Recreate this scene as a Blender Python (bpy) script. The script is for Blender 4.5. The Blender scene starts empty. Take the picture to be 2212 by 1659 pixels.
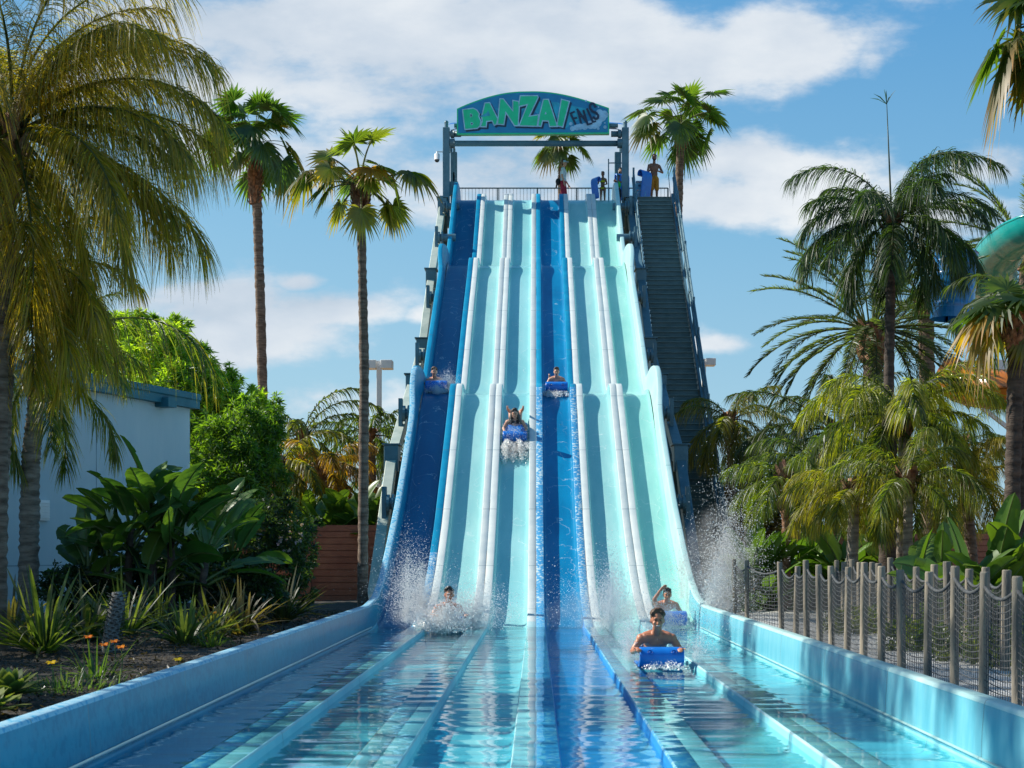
import bpy, math, random
import numpy as np
from mathutils import Vector, Matrix
R = math.radians
S = bpy.context.scene
COL = S.collection
rng = np.random.default_rng(7)
random.seed(7)
F = 3200.0; VX = 1158.0; VY = 1188.0; HC = 1.385      # focal length and vanishing point in survey units, eye height

# ---------------------------------------------------------------- camera
cam = bpy.data.cameras.new('camera'); co = bpy.data.objects.new('camera', cam); COL.objects.link(co)
co.location = (0, 0, HC); co.rotation_euler = (R(90), 0, 0)
cam.sensor_width = 36; cam.lens = 36*F/2212
cam.shift_x = -(VX-1106)/2212; cam.shift_y = (VY-829.5)/2212
cam.clip_end = 3000; cam.clip_start = 0.05
cam.dof.use_dof = True; cam.dof.focus_distance = 30; cam.dof.aperture_fstop = 5.6
S.camera = co
# ---------------------------------------------------------------- sun and sky
SUN_EL = R(40); SUN_BACK = R(18)                        # height, and how far behind the slide
sd = Vector((-math.cos(SUN_EL)*math.cos(SUN_BACK), math.cos(SUN_EL)*math.sin(SUN_BACK), math.sin(SUN_EL)))
sl = bpy.data.lights.new('sun', 'SUN'); so = bpy.data.objects.new('sun', sl); COL.objects.link(so)
sl.energy = 5.0; sl.angle = R(0.5); sl.color = (1.0, 0.92, 0.78)
so.rotation_euler = sd.to_track_quat('Z', 'Y').to_euler()
S.view_settings.view_transform = 'Standard'; S.view_settings.look = 'None'
S.view_settings.exposure = 0.52; S.view_settings.gamma = 1
W = bpy.data.worlds.new('World'); S.world = W; W.use_nodes = True
nt = W.node_tree; nt.nodes.clear()
def N(tree, typ, **kw):
    n = tree.nodes.new(typ)
    for k, v in kw.items():
        if k.startswith('i_'):
            n.inputs[int(k[2:])].default_value = v
        else: setattr(n, k, v)
    return n
def mth(tree, op, a, b=None, c=None, clamp=False):
    n = tree.nodes.new('ShaderNodeMath'); n.operation = op; n.use_clamp = clamp
    for i, v in enumerate((a, b, c)):
        if v is None: continue
        if isinstance(v, (int, float)): n.inputs[i].default_value = v
        else: tree.links.new(v, n.inputs[i])
    return n.outputs[0]
def build_sky():
    L = nt.links.new
    sky = N(nt, 'ShaderNodeTexSky', sky_type='NISHITA', sun_disc=False)
    sky.sun_elevation = SUN_EL; sky.sun_rotation = math.atan2(sd.x, sd.y)
    sky.altitude = 50; sky.air_density = 1.3; sky.dust_density = 0.6; sky.ozone_density = 2.2
    tc = N(nt, 'ShaderNodeTexCoord'); sep = N(nt, 'ShaderNodeSeparateXYZ'); L(tc.outputs['Generated'], sep.inputs[0])
    x, y, z = sep.outputs
    ya = mth(nt, 'MAXIMUM', mth(nt, 'ABSOLUTE', y), 0.05)
    u = mth(nt, 'DIVIDE', x, ya); v = mth(nt, 'DIVIDE', z, ya)
    cb = N(nt, 'ShaderNodeCombineXYZ'); L(u, cb.inputs[0]); L(mth(nt, 'MULTIPLY', v, 2.0), cb.inputs[1]); L(mth(nt,'MULTIPLY',y,0.3), cb.inputs[2])
    n1 = N(nt, 'ShaderNodeTexNoise'); n1.inputs['Scale'].default_value = 7; n1.inputs['Detail'].default_value = 9; n1.inputs['Roughness'].default_value = .60
    L(cb.outputs[0], n1.inputs['Vector'])
    n2 = N(nt, 'ShaderNodeTexNoise'); n2.inputs['Scale'].default_value = 3.6; n2.inputs['Detail'].default_value = 7
    vo = N(nt, 'ShaderNodeVectorMath', operation='ADD'); vo.inputs[1].default_value = (3.1, 1.83, 0); L(cb.outputs[0], vo.inputs[0]); L(vo.outputs[0], n2.inputs['Vector'])
    blobs = [(900, 60, 620, 100, 1.15), (1300, 110, 420, 95, 1.1), (1640, 90, 150, 90, 1.0), (560, 60, 260, 70, .9), (820, 215, 300, 60, .85), (1130, 330, 330, 95, .85),
             (1620, 350, 120, 60, 1.0), (1740, 400, 190, 75, 1.0), (1560, 430, 160, 60, .95), (470, 655, 140, 46, .95), (740, 668, 150, 36, 1.05),
             (650, 610, 42, 18, .85), (905, 680, 40, 24, .8), (600, 740, 330, 60, .6), (1550, 742, 56, 20, .7), (2140, 360, 120, 50, .8),
             (1880, 140, 34, 60, .42), (1775, 115, 70, 34, .55), (700, 130, 460, 120, 1.0), (330, 110, 300, 110, .85), (1000, 290, 480, 100, .72), (520, 720, 340, 80, .72), (800, 850, 400, 70, .4), (2150, 480, 160, 60, .7), (420, 330, 200, 70, .6)]
    acc = None
    for (bx, by, sx, sy, a) in blobs:
        du = mth(nt, 'MULTIPLY', mth(nt, 'SUBTRACT', u, (bx-VX)/F), F/sx)
        dv = mth(nt, 'MULTIPLY', mth(nt, 'SUBTRACT', v, (VY-by)/F), F/sy)
        q = mth(nt, 'ADD', mth(nt, 'MULTIPLY', du, du), mth(nt, 'MULTIPLY', dv, dv))
        g = mth(nt, 'MULTIPLY', mth(nt, 'EXPONENT', mth(nt, 'MULTIPLY', q, -0.75)), a)
        acc = g if acc is None else mth(nt, 'MAXIMUM', acc, g)
    # away from the view the same kind of broken cloud
    side = mth(nt, 'GREATER_THAN', mth(nt, 'ABSOLUTE', u), 0.55); side = mth(nt, 'MAXIMUM', side, mth(nt, 'LESS_THAN', y, 0.0)); side = mth(nt, 'MAXIMUM', side, mth(nt, 'GREATER_THAN', v, 0.52))
    acc = mth(nt, 'MAXIMUM', acc, mth(nt, 'MULTIPLY', side, 0.05))
    m = mth(nt, 'ADD', acc, mth(nt, 'MULTIPLY', mth(nt, 'SUBTRACT', n1.outputs[0], 0.5), 2.8))
    mr = N(nt, 'ShaderNodeMapRange', interpolation_type='SMOOTHSTEP'); L(m, mr.inputs[0]); mr.inputs[1].default_value = 0.16; mr.inputs[2].default_value = 0.80
    mask = mth(nt, 'MULTIPLY', mr.outputs[0], 0.93)
    # cloud brightness: brighter where thick and towards billow tops
    sh = mth(nt, 'ADD', mth(nt, 'MULTIPLY', n2.outputs[0], 0.9), mth(nt, 'MULTIPLY', n1.outputs[0], 0.5))
    cr = N(nt, 'ShaderNodeValToRGB'); L(sh, cr.inputs[0])
    cr.color_ramp.elements[0].position = .48; cr.color_ramp.elements[0].color = (.29, .37, .46, 1)
    cr.color_ramp.elements[1].position = .90; cr.color_ramp.elements[1].color = (.68, .69, .69, 1)
    e = cr.color_ramp.elements.new(.68); e.color = (.46, .51, .57, 1)
    sm = N(nt, 'ShaderNodeMix', data_type='RGBA', blend_type='MULTIPLY'); sm.inputs[0].default_value = 1
    L(sky.outputs[0], sm.inputs[6]); sm.inputs[7].default_value = (SKY, SKY, SKY, 1)
    # clear-air colour by height: pale near the horizon, deeper above
    gr = N(nt, 'ShaderNodeValToRGB'); L(mth(nt, 'ADD', z, mth(nt, 'MULTIPLY', x, .10)), gr.inputs[0]); E = gr.color_ramp.elements
    E[0].position = 0.0; E[0].color = (.27, .43, .54, 1); E[1].position = .85; E[1].color = (.02, .13, .29, 1)
    for p_, c_ in ((.10, (.22, .40, .53)), (.22, (.14, .33, .50)), (.36, (.065, .24, .46))): e_ = E.new(p_); e_.color = (*c_, 1)
    s2 = N(nt, 'ShaderNodeMix', data_type='RGBA'); s2.inputs[0].default_value = .88; L(sm.outputs[2], s2.inputs[6]); L(gr.outputs[0], s2.inputs[7])
    mx = N(nt, 'ShaderNodeMix', data_type='RGBA'); L(mask, mx.inputs[0]); L(s2.outputs[2], mx.inputs[6]); L(cr.outputs[0], mx.inputs[7])
    bg = N(nt, 'ShaderNodeBackground'); L(mx.outputs[2], bg.inputs[0]); bg.inputs[1].default_value = 1.0
    out = N(nt, 'ShaderNodeOutputWorld'); L(bg.outputs[0], out.inputs[0])
SKY = 0.12
build_sky()
S.cycles.max_bounces = 8; S.cycles.transparent_max_bounces = 24
S.cycles.use_adaptive_sampling = True; S.cycles.caustics_reflective = False; S.cycles.caustics_refractive = False

# ---------------------------------------------------------------- helpers
def at(px, py, D): return Vector(((px-VX)/F*D, D, HC+(VY-py)/F*D))
def ax(px, D): return (px-VX)/F*D
def az(py, D): return HC+(VY-py)/F*D
class MB:
    def __init__(s): s.v=[]; s.f=[]; s.c=[]; s.m=[]; s.n=0
    def add(s, V, Fc, col=None, mi=0):
        V = np.asarray(V, float).reshape(-1, 3); Fc = np.asarray(Fc, int)
        if len(V) == 0: return
        s.v.append(V); s.f.append(Fc+s.n); s.m.append(np.full(len(Fc), mi)); s.n += len(V)
        if col is None: col = (.5,.5,.5)
        c = np.asarray(col, float)
        if c.ndim == 1: c = np.tile(c, (len(V), 1))
        s.c.append(c)
    def poly(s, pts, mi=0):
        s.add(pts, [list(range(len(pts)))], mi=mi)
    def mesh(s, name, mats, smooth=True):
        me = bpy.data.meshes.new(name)
        V = np.concatenate(s.v) if s.v else np.zeros((0,3))
        me.vertices.add(len(V)); me.vertices.foreach_set('co', V.astype(np.float32).ravel())
        loops = np.concatenate([f.ravel() for f in s.f]); tot = np.concatenate([np.full(len(f), f.shape[1]) for f in s.f])
        me.loops.add(len(loops)); me.loops.foreach_set('vertex_index', loops.astype(np.int32))
        me.polygons.add(len(tot)); st = np.concatenate([[0], np.cumsum(tot)[:-1]])
        me.polygons.foreach_set('loop_start', st.astype(np.int32))
        me.polygons.foreach_set('material_index', np.concatenate(s.m).astype(np.int32))
        me.polygons.foreach_set('use_smooth', np.full(len(tot), bool(smooth)))
        ca = me.color_attributes.new('tone', 'FLOAT_COLOR', 'POINT')
        C = np.concatenate(s.c); C4 = np.ones((len(C), 4), np.float32); C4[:, :3] = C; ca.data.foreach_set('color', C4.ravel())
        for m in (mats if isinstance(mats, (list, tuple)) else [mats]): me.materials.append(m)
        me.update(calc_edges=True); me.validate()
        return me
    def build(s, name, mats, parent=None, smooth=True, loc=None, **kw):
        o = bpy.data.objects.new(name, s.mesh(name, mats, smooth)); COL.objects.link(o)
        if loc is not None: o.location = loc
        if parent is not None: o.parent = parent
        for k, v in kw.items(): o[k] = v
        return o
def thing(name, label, cat, loc=(0,0,0), rot=(0,0,0), group=None):
    o = bpy.data.objects.new(name, None); COL.objects.link(o); o.location = loc; o.rotation_euler = rot; o.empty_display_size = .2
    o['label'] = label; o['category'] = cat
    if group: o['group'] = group
    return o
def tag(o, label, cat, group=None, kind=None):
    o['label'] = label; o['category'] = cat
    if group: o['group'] = group
    if kind: o['kind'] = kind
    return o
def copy_tree(o, parent=None):
    c = o.copy(); COL.objects.link(c); c.parent = parent
    for ch in o.children: copy_tree(ch, c)
    return c
def nrm(a): return a/np.maximum(np.linalg.norm(a, axis=-1, keepdims=True), 1e-9)
def box(mb, c, s, rot=None, mi=0, bev=0.0):
    x, y, z = (np.array(s)/2.0)
    if bev > 0:
        b = min(bev, x*.9, y*.9, z*.9); V=[]; 
        for sx in (-1,1):
            for sy in (-1,1):
                for sz in (-1,1):
                    V += [(sx*(x-b),sy*(y-b),sz*z),(sx*(x-b),sy*y,sz*(z-b)),(sx*x,sy*(y-b),sz*(z-b))]
        V=np.array(V)
        def I(a,b_,c_,k): return ((a*2+b_)*2+c_)*3+k
        Q=[]
        Q.append([I(0,0,0,0),I(0,1,0,0),I(1,1,0,0),I(1,0,0,0)]); Q.append([I(0,0,1,0),I(1,0,1,0),I(1,1,1,0),I(0,1,1,0)])
        Q.append([I(0,0,0,1),I(1,0,0,1),I(1,0,1,1),I(0,0,1,1)]); Q.append([I(0,1,0,1),I(0,1,1,1),I(1,1,1,1),I(1,1,0,1)])
        Q.append([I(0,0,0,2),I(0,0,1,2),I(0,1,1,2),I(0,1,0,2)]); Q.append([I(1,0,0,2),I(1,1,0,2),I(1,1,1,2),I(1,0,1,2)])
        for a in (0,1):
            Q.append([I(a,0,0,1),I(a,0,0,2),I(a,0,1,2),I(a,0,1,1)]); Q.append([I(a,1,0,1),I(a,1,1,1),I(a,1,1,2),I(a,1,0,2)])
            Q.append([I(a,0,0,0),I(a,0,0,2),I(a,1,0,2),I(a,1,0,0)]); Q.append([I(a,0,1,0),I(a,1,1,0),I(a,1,1,2),I(a,0,1,2)])
            Q.append([I(0,a,0,0),I(1,a,0,0),I(1,a,0,1),I(0,a,0,1)]); Q.append([I(0,a,1,0),I(0,a,1,1),I(1,a,1,1),I(1,a,1,0)])
        T=[[I(a,b_,c_,0),I(a,b_,c_,1),I(a,b_,c_,2)] for a in (0,1) for b_ in (0,1) for c_ in (0,1)]
        M = np.array(rot) if rot is not None else np.eye(3)
        V=V@M.T+np.array(c); n0=mb.n
        mb.add(V,Q,mi=mi); mb.f.append(np.array(T)+n0); mb.m.append(np.full(8,mi)); return
    V = np.array([(sx*x, sy*y, sz*z) for sx in (-1,1) for sy in (-1,1) for sz in (-1,1)])
    if rot is not None: V = V@np.array(rot).T
    V = V+np.array(c)
    mb.add(V, [(0,1,3,2),(4,6,7,5),(0,4,5,1),(2,3,7,6),(0,2,6,4),(1,5,7,3)], mi=mi)
def frame(d):
    d = Vector(d).normalized(); up = Vector((0,0,1)) if abs(d.z) < .95 else Vector((0,1,0))
    s = d.cross(up).normalized(); u = s.cross(d)
    return np.array([s, d, u]).T                         # columns: side, along, up
def beam(mb, p, q, w, h, mi=0, bev=0):
    p = Vector(p); q = Vector(q); box(mb, (p+q)/2, (w, (q-p).length, h), frame(q-p), mi, bev)
def tube(mb, pts, rad, n=8, mi=0, col=None, cap=True):
    P = np.asarray(pts, float); k = len(P); rad = np.broadcast_to(np.asarray(rad, float), (k,))
    T = nrm(np.gradient(P, axis=0)); ref = np.array([0,0,1.]) if abs(T[:,2]).mean() < .8 else np.array([0,1.,0])
    A = nrm(np.cross(T, ref)); B = np.cross(T, A)
    a = np.linspace(0, 2*np.pi, n, endpoint=False)
    V = P[:,None]+rad[:,None,None]*(np.cos(a)[None,:,None]*A[:,None]+np.sin(a)[None,:,None]*B[:,None])
    i = np.arange(k-1)[:,None]*n; j = np.arange(n)[None]; j2 = (j+1) % n
    Q = np.stack([i+j, i+j2, i+n+j2, i+n+j], -1).reshape(-1,4)
    n0 = mb.n
    mb.add(V.reshape(-1,3), Q, col, mi)
    if cap:
        for r0 in (0, (k-1)*n): mb.f.append(np.array([list(range(n0+r0, n0+r0+n))])); mb.m.append(np.array([mi]))
def rod(mb, p, q, r, n=8, mi=0): tube(mb, [p, q], r, n, mi)
def ball(mb, c, r, nu=12, nv=8, mi=0, col=None, rot=None):
    r = np.broadcast_to(np.asarray(r, float), (3,)); th = np.linspace(0, np.pi, nv+1); ph = np.linspace(0, 2*np.pi, nu, endpoint=False)
    V = np.stack([np.sin(th)[:,None]*np.cos(ph), np.sin(th)[:,None]*np.sin(ph), np.cos(th)[:,None]*np.ones(nu)], -1).reshape(-1,3)*r
    if rot is not None: V = V@np.array(rot).T
    i = np.arange(nv)[:,None]*nu; j = np.arange(nu)[None]; j2 = (j+1) % nu
    mb.add(V+np.array(c), np.stack([i+j, i+nu+j, i+nu+j2, i+j2], -1).reshape(-1,4), col, mi)
def capsule(mb, p, q, r1, r2, n=12):
    p = np.array(p, float); q = np.array(q, float); d = q-p; L = np.linalg.norm(d)+1e-9; d = d/L
    pts=[]; rr=[]
    for a in np.linspace(-math.pi/2, 0, 5): pts.append(p+d*r1*math.sin(a)); rr.append(max(r1*math.cos(a), 1e-4))
    for a in np.linspace(0, math.pi/2, 5): pts.append(q+d*r2*math.sin(a)); rr.append(max(r2*math.cos(a), 1e-4))
    P=np.array(pts); M=frame(d); A=M[:,0]; B=M[:,2]; a=np.linspace(0,2*np.pi,n,endpoint=False); k=len(P); rr=np.array(rr)
    V=P[:,None]+rr[:,None,None]*(np.cos(a)[None,:,None]*A+np.sin(a)[None,:,None]*B)
    i=np.arange(k-1)[:,None]*n; j=np.arange(n)[None]; j2=(j+1)%n
    n0=mb.n; mb.add(V.reshape(-1,3), np.stack([i+j,i+j2,i+n+j2,i+n+j],-1).reshape(-1,4))
    for r0 in (0,(k-1)*n): mb.f.append(np.array([list(range(n0+r0,n0+r0+n))])); mb.m.append(np.array([0]))
def fuse(o, vox, smooth=3):
    """weld the overlapping volumes of one object into one closed skin"""
    m = o.modifiers.new('weld', 'REMESH'); m.mode = 'VOXEL'; m.voxel_size = vox; m.use_smooth_shade = True
    if smooth: k = o.modifiers.new('ease', 'SMOOTH'); k.iterations = smooth; k.factor = .5
    dg = bpy.context.evaluated_depsgraph_get(); me = bpy.data.meshes.new_from_object(o.evaluated_get(dg))
    old = o.data; mats = list(old.materials); o.modifiers.clear(); o.data = me
    if not me.materials:
        for x in mats: me.materials.append(x)
    me.name = o.name
    return o
def extrude(mb, pts, y0, y1, mi=0, mside=None):
    """pts in x,z ; front face at y0 (towards the camera), back at y1"""
    n = len(pts); A = [(p[0], y0, p[1]) for p in pts]; B = [(p[0], y1, p[1]) for p in pts]
    mb.add(A+B, [[i, (i+1) % n, (i+1) % n+n, i+n] for i in range(n)], mi=mi if mside is None else mside)
    mb.f.append(np.array([list(range(mb.n-2*n, mb.n-n))])); mb.m.append(np.array([mi]))
    mb.f.append(np.array([list(range(mb.n-n, mb.n))[::-1]])); mb.m.append(np.array([mi]))

# ---------------------------------------------------------------- materials
def mat(name, c1, c2=None, scale=4, rough=.5, bump=0, bscale=None, metal=0, spec=.5, stretch=(1,1,1), lo=.35, hi=.65, detail=6, coat=0, seam=None, extra=None, alpha=None):
    m = bpy.data.materials.new(name); m.use_nodes = True; t = m.node_tree; b = t.nodes['Principled BSDF']; L = t.links.new
    b.inputs['Roughness'].default_value = rough; b.inputs['Metallic'].default_value = metal; b.inputs['Specular IOR Level'].default_value = spec
    b.inputs['Coat Weight'].default_value = coat; b.inputs['Coat Roughness'].default_value = .08
    tc = N(t, 'ShaderNodeTexCoord'); mp = N(t, 'ShaderNodeMapping'); mp.inputs['Scale'].default_value = stretch
    L(tc.outputs['Object'], mp.inputs[0])
    no = N(t, 'ShaderNodeTexNoise'); no.inputs['Scale'].default_value = scale; no.inputs['Detail'].default_value = detail; no.inputs['Roughness'].default_value = .6
    L(mp.outputs[0], no.inputs['Vector'])
    if c2 is None: c2 = tuple(min(1, x*1.25+.004) for x in c1); c1 = tuple(x*.82 for x in c1)
    r = N(t, 'ShaderNodeValToRGB'); L(no.outputs[0], r.inputs[0]); e = r.color_ramp.elements
    e[0].position = lo; e[0].color = (*c1, 1); e[1].position = hi; e[1].color = (*c2, 1)
    col = r.outputs[0]
    if extra is not None: col = extra(t, col, tc)
    if seam is not None:                                   # thin joint lines every `seam` metres along Y
        sp = N(t, 'ShaderNodeSeparateXYZ'); L(tc.outputs['Object'], sp.inputs[0])
        fr = mth(t, 'FRACT', mth(t, 'DIVIDE', mth(t, 'ADD', sp.outputs[1], 50.35), seam))
        ln = mth(t, 'LESS_THAN', fr, 0.014/seam*1.2)
        mx = N(t, 'ShaderNodeMix', data_type='RGBA'); L(mth(t, 'MULTIPLY', ln, .75), mx.inputs[0]); L(col, mx.inputs[6]); mx.inputs[7].default_value = (.10,.2,.24,1); col = mx.outputs[2]
    L(col, b.inputs['Base Color'])
    if bump:
        n2 = N(t, 'ShaderNodeTexNoise'); n2.inputs['Scale'].default_value = bscale or scale*4; n2.inputs['Detail'].default_value = 5
        L(mp.outputs[0], n2.inputs['Vector']); bp = N(t, 'ShaderNodeBump'); bp.inputs['Strength'].default_value = bump; bp.inputs['Distance'].default_value = .02
        L(n2.outputs[0], bp.inputs['Height']); L(bp.outputs[0], b.inputs['Normal'])
    return m
def leaf_mat(name, trans=.5, gloss=.1, rough=.45, satur=1.0):
    m = bpy.data.materials.new(name); m.use_nodes = True; t = m.node_tree; t.nodes.clear(); L = t.links.new
    a = N(t, 'ShaderNodeAttribute', attribute_name='tone'); tc = N(t, 'ShaderNodeTexCoord')
    no = N(t, 'ShaderNodeTexNoise'); no.inputs['Scale'].default_value = 2.5; L(tc.outputs['Object'], no.inputs['Vector'])
    hs = N(t, 'ShaderNodeHueSaturation'); L(a.outputs['Color'], hs.inputs['Color']); hs.inputs['Saturation'].default_value = satur
    L(mth(t, 'MULTIPLY_ADD', no.outputs[0], .9, .55), hs.inputs['Value'])
    tr = N(t, 'ShaderNodeMix', data_type='RGBA', blend_type='MULTIPLY'); tr.inputs[0].default_value = 1; L(hs.outputs[0], tr.inputs[6]); tr.inputs[7].default_value = (1.65, 1.8, .5, 1)
    d = N(t, 'ShaderNodeBsdfDiffuse'); L(hs.outputs[0], d.inputs[0]); tl = N(t, 'ShaderNodeBsdfTranslucent'); L(tr.outputs[2], tl.inputs[0])
    g = N(t, 'ShaderNodeBsdfGlossy'); g.inputs['Roughness'].default_value = rough; g.inputs[0].default_value = (.9, .95, 1, 1)
    m1 = N(t, 'ShaderNodeMixShader'); m1.inputs[0].default_value = trans; L(d.outputs[0], m1.inputs[1]); L(tl.outputs[0], m1.inputs[2])
    m2 = N(t, 'ShaderNodeMixShader'); m2.inputs[0].default_value = gloss*.45; L(m1.outputs[0], m2.inputs[1]); L(g.outputs[0], m2.inputs[2])
    o = N(t, 'ShaderNodeOutputMaterial'); L(m2.outputs[0], o.inputs[0]); return m
M = {}
M['leaf'] = leaf_mat('palm_leaf', .6, .08); M['broad'] = leaf_mat('broad_leaf', .32, .08, .35)
M['bark'] = mat('grey_bark', (.085,.055,.038), (.26,.19,.145), 3, .9, .8, 18, stretch=(1,1,6))
M['bark_pale'] = mat('pale_bark', (.13,.105,.085), (.36,.31,.26), 3, .9, .6, 16, stretch=(1,1,5))
M['bark_dark'] = mat('dark_bark', (.03,.022,.018), (.10,.075,.06), 3, .9, .8, 16, stretch=(1,1,4))
M['boot'] = mat('palm_boots', (.13,.05,.025), (.36,.20,.12), 9, .85, .6)
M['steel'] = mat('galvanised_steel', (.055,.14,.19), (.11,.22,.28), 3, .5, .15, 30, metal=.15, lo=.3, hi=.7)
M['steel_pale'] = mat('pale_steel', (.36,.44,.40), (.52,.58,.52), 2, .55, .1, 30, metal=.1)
M['steel_dark'] = mat('dark_steel', (.035,.07,.085), (.07,.12,.14), 3, .55, .1)
M['rust'] = mat('rusty_steel', (.05,.035,.03), (.16,.09,.05), 5, .8, .3)
M['stair'] = mat('stair_steel', (.065,.13,.14), (.11,.19,.20), 2.5, .6, .15, 20)
M['nosing'] = mat('stair_nosing', (.13,.21,.21), None, 3, .6)
M['white'] = mat('white_paint', (.68,.70,.72), (.8,.8,.8), 2, .5)
M['board'] = mat('foam_board', (.004,.15,.58), (.008,.20,.70), 6, .32, .05, 60)
M['concrete'] = mat('concrete', (.34,.35,.36), (.47,.48,.48), 1.3, .9, .3, 30)
M['soil'] = mat('dry_soil', (.22,.13,.06), (.42,.28,.15), 1.2, .95, .5, 14)
M['mulch'] = mat('mulch', (.008,.007,.006), (.05,.04,.03), 22, .95, 1.0, 30, lo=.4, hi=.7)
M['brownwall'] = mat('brown_fence', (.27,.10,.065), (.38,.16,.10), 1.5, .85, .2, 12)
M['post'] = mat('weathered_post', (.10,.095,.085), (.30,.26,.20), 3, .85, .4, 20, stretch=(3,3,.5))
M['rope'] = mat('rope', (.03,.035,.04), (.09,.10,.11), 20, .9)
M['drop'] = None
# ================================================================ setting: ground, beds, path, water
def sheet(name, x0, x1, y0, y1, z, m, nx=2, ny=2, rough=0.0, **kw):
    mb = MB(); xs = np.linspace(x0, x1, nx); ys = np.linspace(y0, y1, ny); X, Y = np.meshgrid(xs, ys, indexing='ij')
    Z = np.full_like(X, z)+rough*(np.sin(X*1.7+Y*.9)*np.sin(Y*1.3-X*.4)+rng.normal(0, .25, X.shape))
    i = np.arange(nx-1)[:, None]*ny; j = np.arange(ny-1)[None]
    mb.add(np.stack([X, Y, Z], -1), np.stack([i+j, i+ny+j, i+ny+j+1, i+j+1], -1).reshape(-1, 4))
    o = mb.build(name, m); o['kind'] = 'structure'
    for k, v in kw.items(): o[k] = v
    return o
mbg = MB()                                                # one sheet to the horizon with a hole where the flume basin lies
for (x0, x1, y0, y1) in ((-1500, -3.1, -60, 2500), (3.1, 1500, -60, 2500), (-3.1, 3.1, 29.5, 2500), (-3.1, 3.1, -60, -5)):
    mbg.add([(x0, y0, .14), (x1, y0, .14), (x1, y1, .14), (x0, y1, .14)], [(0, 1, 2, 3)])
g = mbg.build('ground', M['soil'], smooth=False); g['kind'] = 'structure'
sheet('garden_bed', -14, -3.08, -5, 31.5, .33, M['mulch'], 90, 220, .035)
sheet('path', 3.35, 5.6, -5, 33, .20, M['concrete'])

# ---- water
def water_mat():
    m = bpy.data.materials.new('water'); m.use_nodes = True; t = m.node_tree; t.nodes.clear(); L = t.links.new
    tc = N(t, 'ShaderNodeTexCoord')
    hs = []
    for sc, st, w in ((1.0, (.9, 3.3, 1), 1.0), (1.0, (2.2, 8., 1), .22), (1.0, (9., 24., 1), .018)):
        mp = N(t, 'ShaderNodeMapping'); mp.inputs['Scale'].default_value = st; L(tc.outputs['Object'], mp.inputs[0])
        n = N(t, 'ShaderNodeTexNoise'); n.inputs['Scale'].default_value = sc; n.inputs['Detail'].default_value = 0; L(mp.outputs[0], n.inputs['Vector'])
        hs.append(mth(t, 'MULTIPLY', n.outputs[0], w))
    h = mth(t, 'ADD', mth(t, 'ADD', hs[0], hs[1]), hs[2])
    bp = N(t, 'ShaderNodeBump'); bp.inputs['Strength'].default_value = .36; bp.inputs['Distance'].default_value = .034; L(h, bp.inputs['Height'])
    ge = N(t, 'ShaderNodeNewGeometry'); dt = N(t, 'ShaderNodeVectorMath', operation='DOT_PRODUCT'); L(ge.outputs['Incoming'], dt.inputs[0]); L(bp.outputs[0], dt.inputs[1])
    fr = mth(t, 'MULTIPLY_ADD', mth(t, 'POWER', mth(t, 'SUBTRACT', 1, mth(t, 'ABSOLUTE', dt.outputs['Value']), clamp=True), 5), .98, .02)   # Schlick, the same from both sides
    tr = N(t, 'ShaderNodeBsdfTransparent'); tr.inputs[0].default_value = (.62, .93, .98, 1)
    gl = N(t, 'ShaderNodeBsdfGlossy'); gl.inputs['Roughness'].default_value = .015; L(bp.outputs[0], gl.inputs['Normal'])
    mx = N(t, 'ShaderNodeMixShader'); L(fr, mx.inputs[0]); L(tr.outputs[0], mx.inputs[1]); L(gl.outputs[0], mx.inputs[2])
    o = N(t, 'ShaderNodeOutputMaterial'); L(mx.outputs[0], o.inputs[0]); return m
M['water'] = water_mat()
mbw = MB()
for k in range(6):
    xc = k-2.5; a = xc-.335 if k else -2.86; b = xc+.335 if k < 5 else 2.86
    mbw.add([(a, -4, 0), (b, -4, 0), (b, 26.7, 0), (a, 26.7, 0)], [(0, 1, 2, 3)])
for k in range(-2, 3):                                    # film running over the drowned divider tops
    mbw.add([(k-.150, -4, .072), (k+.150, -4, .072), (k+.150, 25.3, .072), (k-.150, 25.3, .072)], [(0, 1, 2, 3)])
w = mbw.build('water', M['water'], smooth=False); w['kind'] = 'structure'

# ================================================================ the slide
ctrl = [(-4.5,-.10),(0,-.10),(25.6,-.10),(27.0,.02),(28.3,.33),(29.5,.80),(31.4,1.72),(34.0,3.30),(37.0,5.16),(37.55,5.36),(39.1,5.46),(39.8,5.78),(43.4,8.05),(47.4,10.42),(47.9,10.60),(49.4,10.72),(50.0,11.05),
        (54.0,14.05),(54.5,14.28),(55.2,14.34),(57.0,14.34)]
cy = np.array([c[0] for c in ctrl]); cz = np.array([c[1] for c in ctrl])
yy = np.arange(-6, 59, .02); zz = np.interp(yy, cy, cz)
kx = np.arange(-30, 31)*.02; ke = np.exp(-(kx/.20)**2/2); ke /= ke.sum(); zs = np.convolve(np.pad(zz, 30, mode='edge'), ke, mode='valid')
def lane_z(y): return np.interp(y, yy, zs)
def gs(y, c, s): return np.exp(-((y-c)/s)**2)
def sstep(y, a, b): t = np.clip((y-a)/(b-a), 0, 1); return t*t*(3-2*t)
def div_h(y): return .165+.095*sstep(y,25.5,28)+.07*gs(y,47.35,.45)+.08*gs(y,37.05,.5)-.09*gs(y,48.9,.6)-.10*gs(y,38.8,.7)-.02*sstep(y,26,29)
def wall_h(y): return .53+.13*sstep(y,26.5,30)+.15*gs(y,47.2,.5)+.17*gs(y,36.9,.6)-.15*gs(y,48.9,.7)-.19*gs(y,38.8,.8)
ys = np.unique(np.concatenate([np.arange(-4.5, 25, 1.5), np.arange(25, 56.2, .16)]))
def slope_dir(y):
    d = (lane_z(y+.05)-lane_z(y-.05))/.1; n = np.sqrt(1+d*d); return -d/n, 1/n            # normal (y,z)
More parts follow.
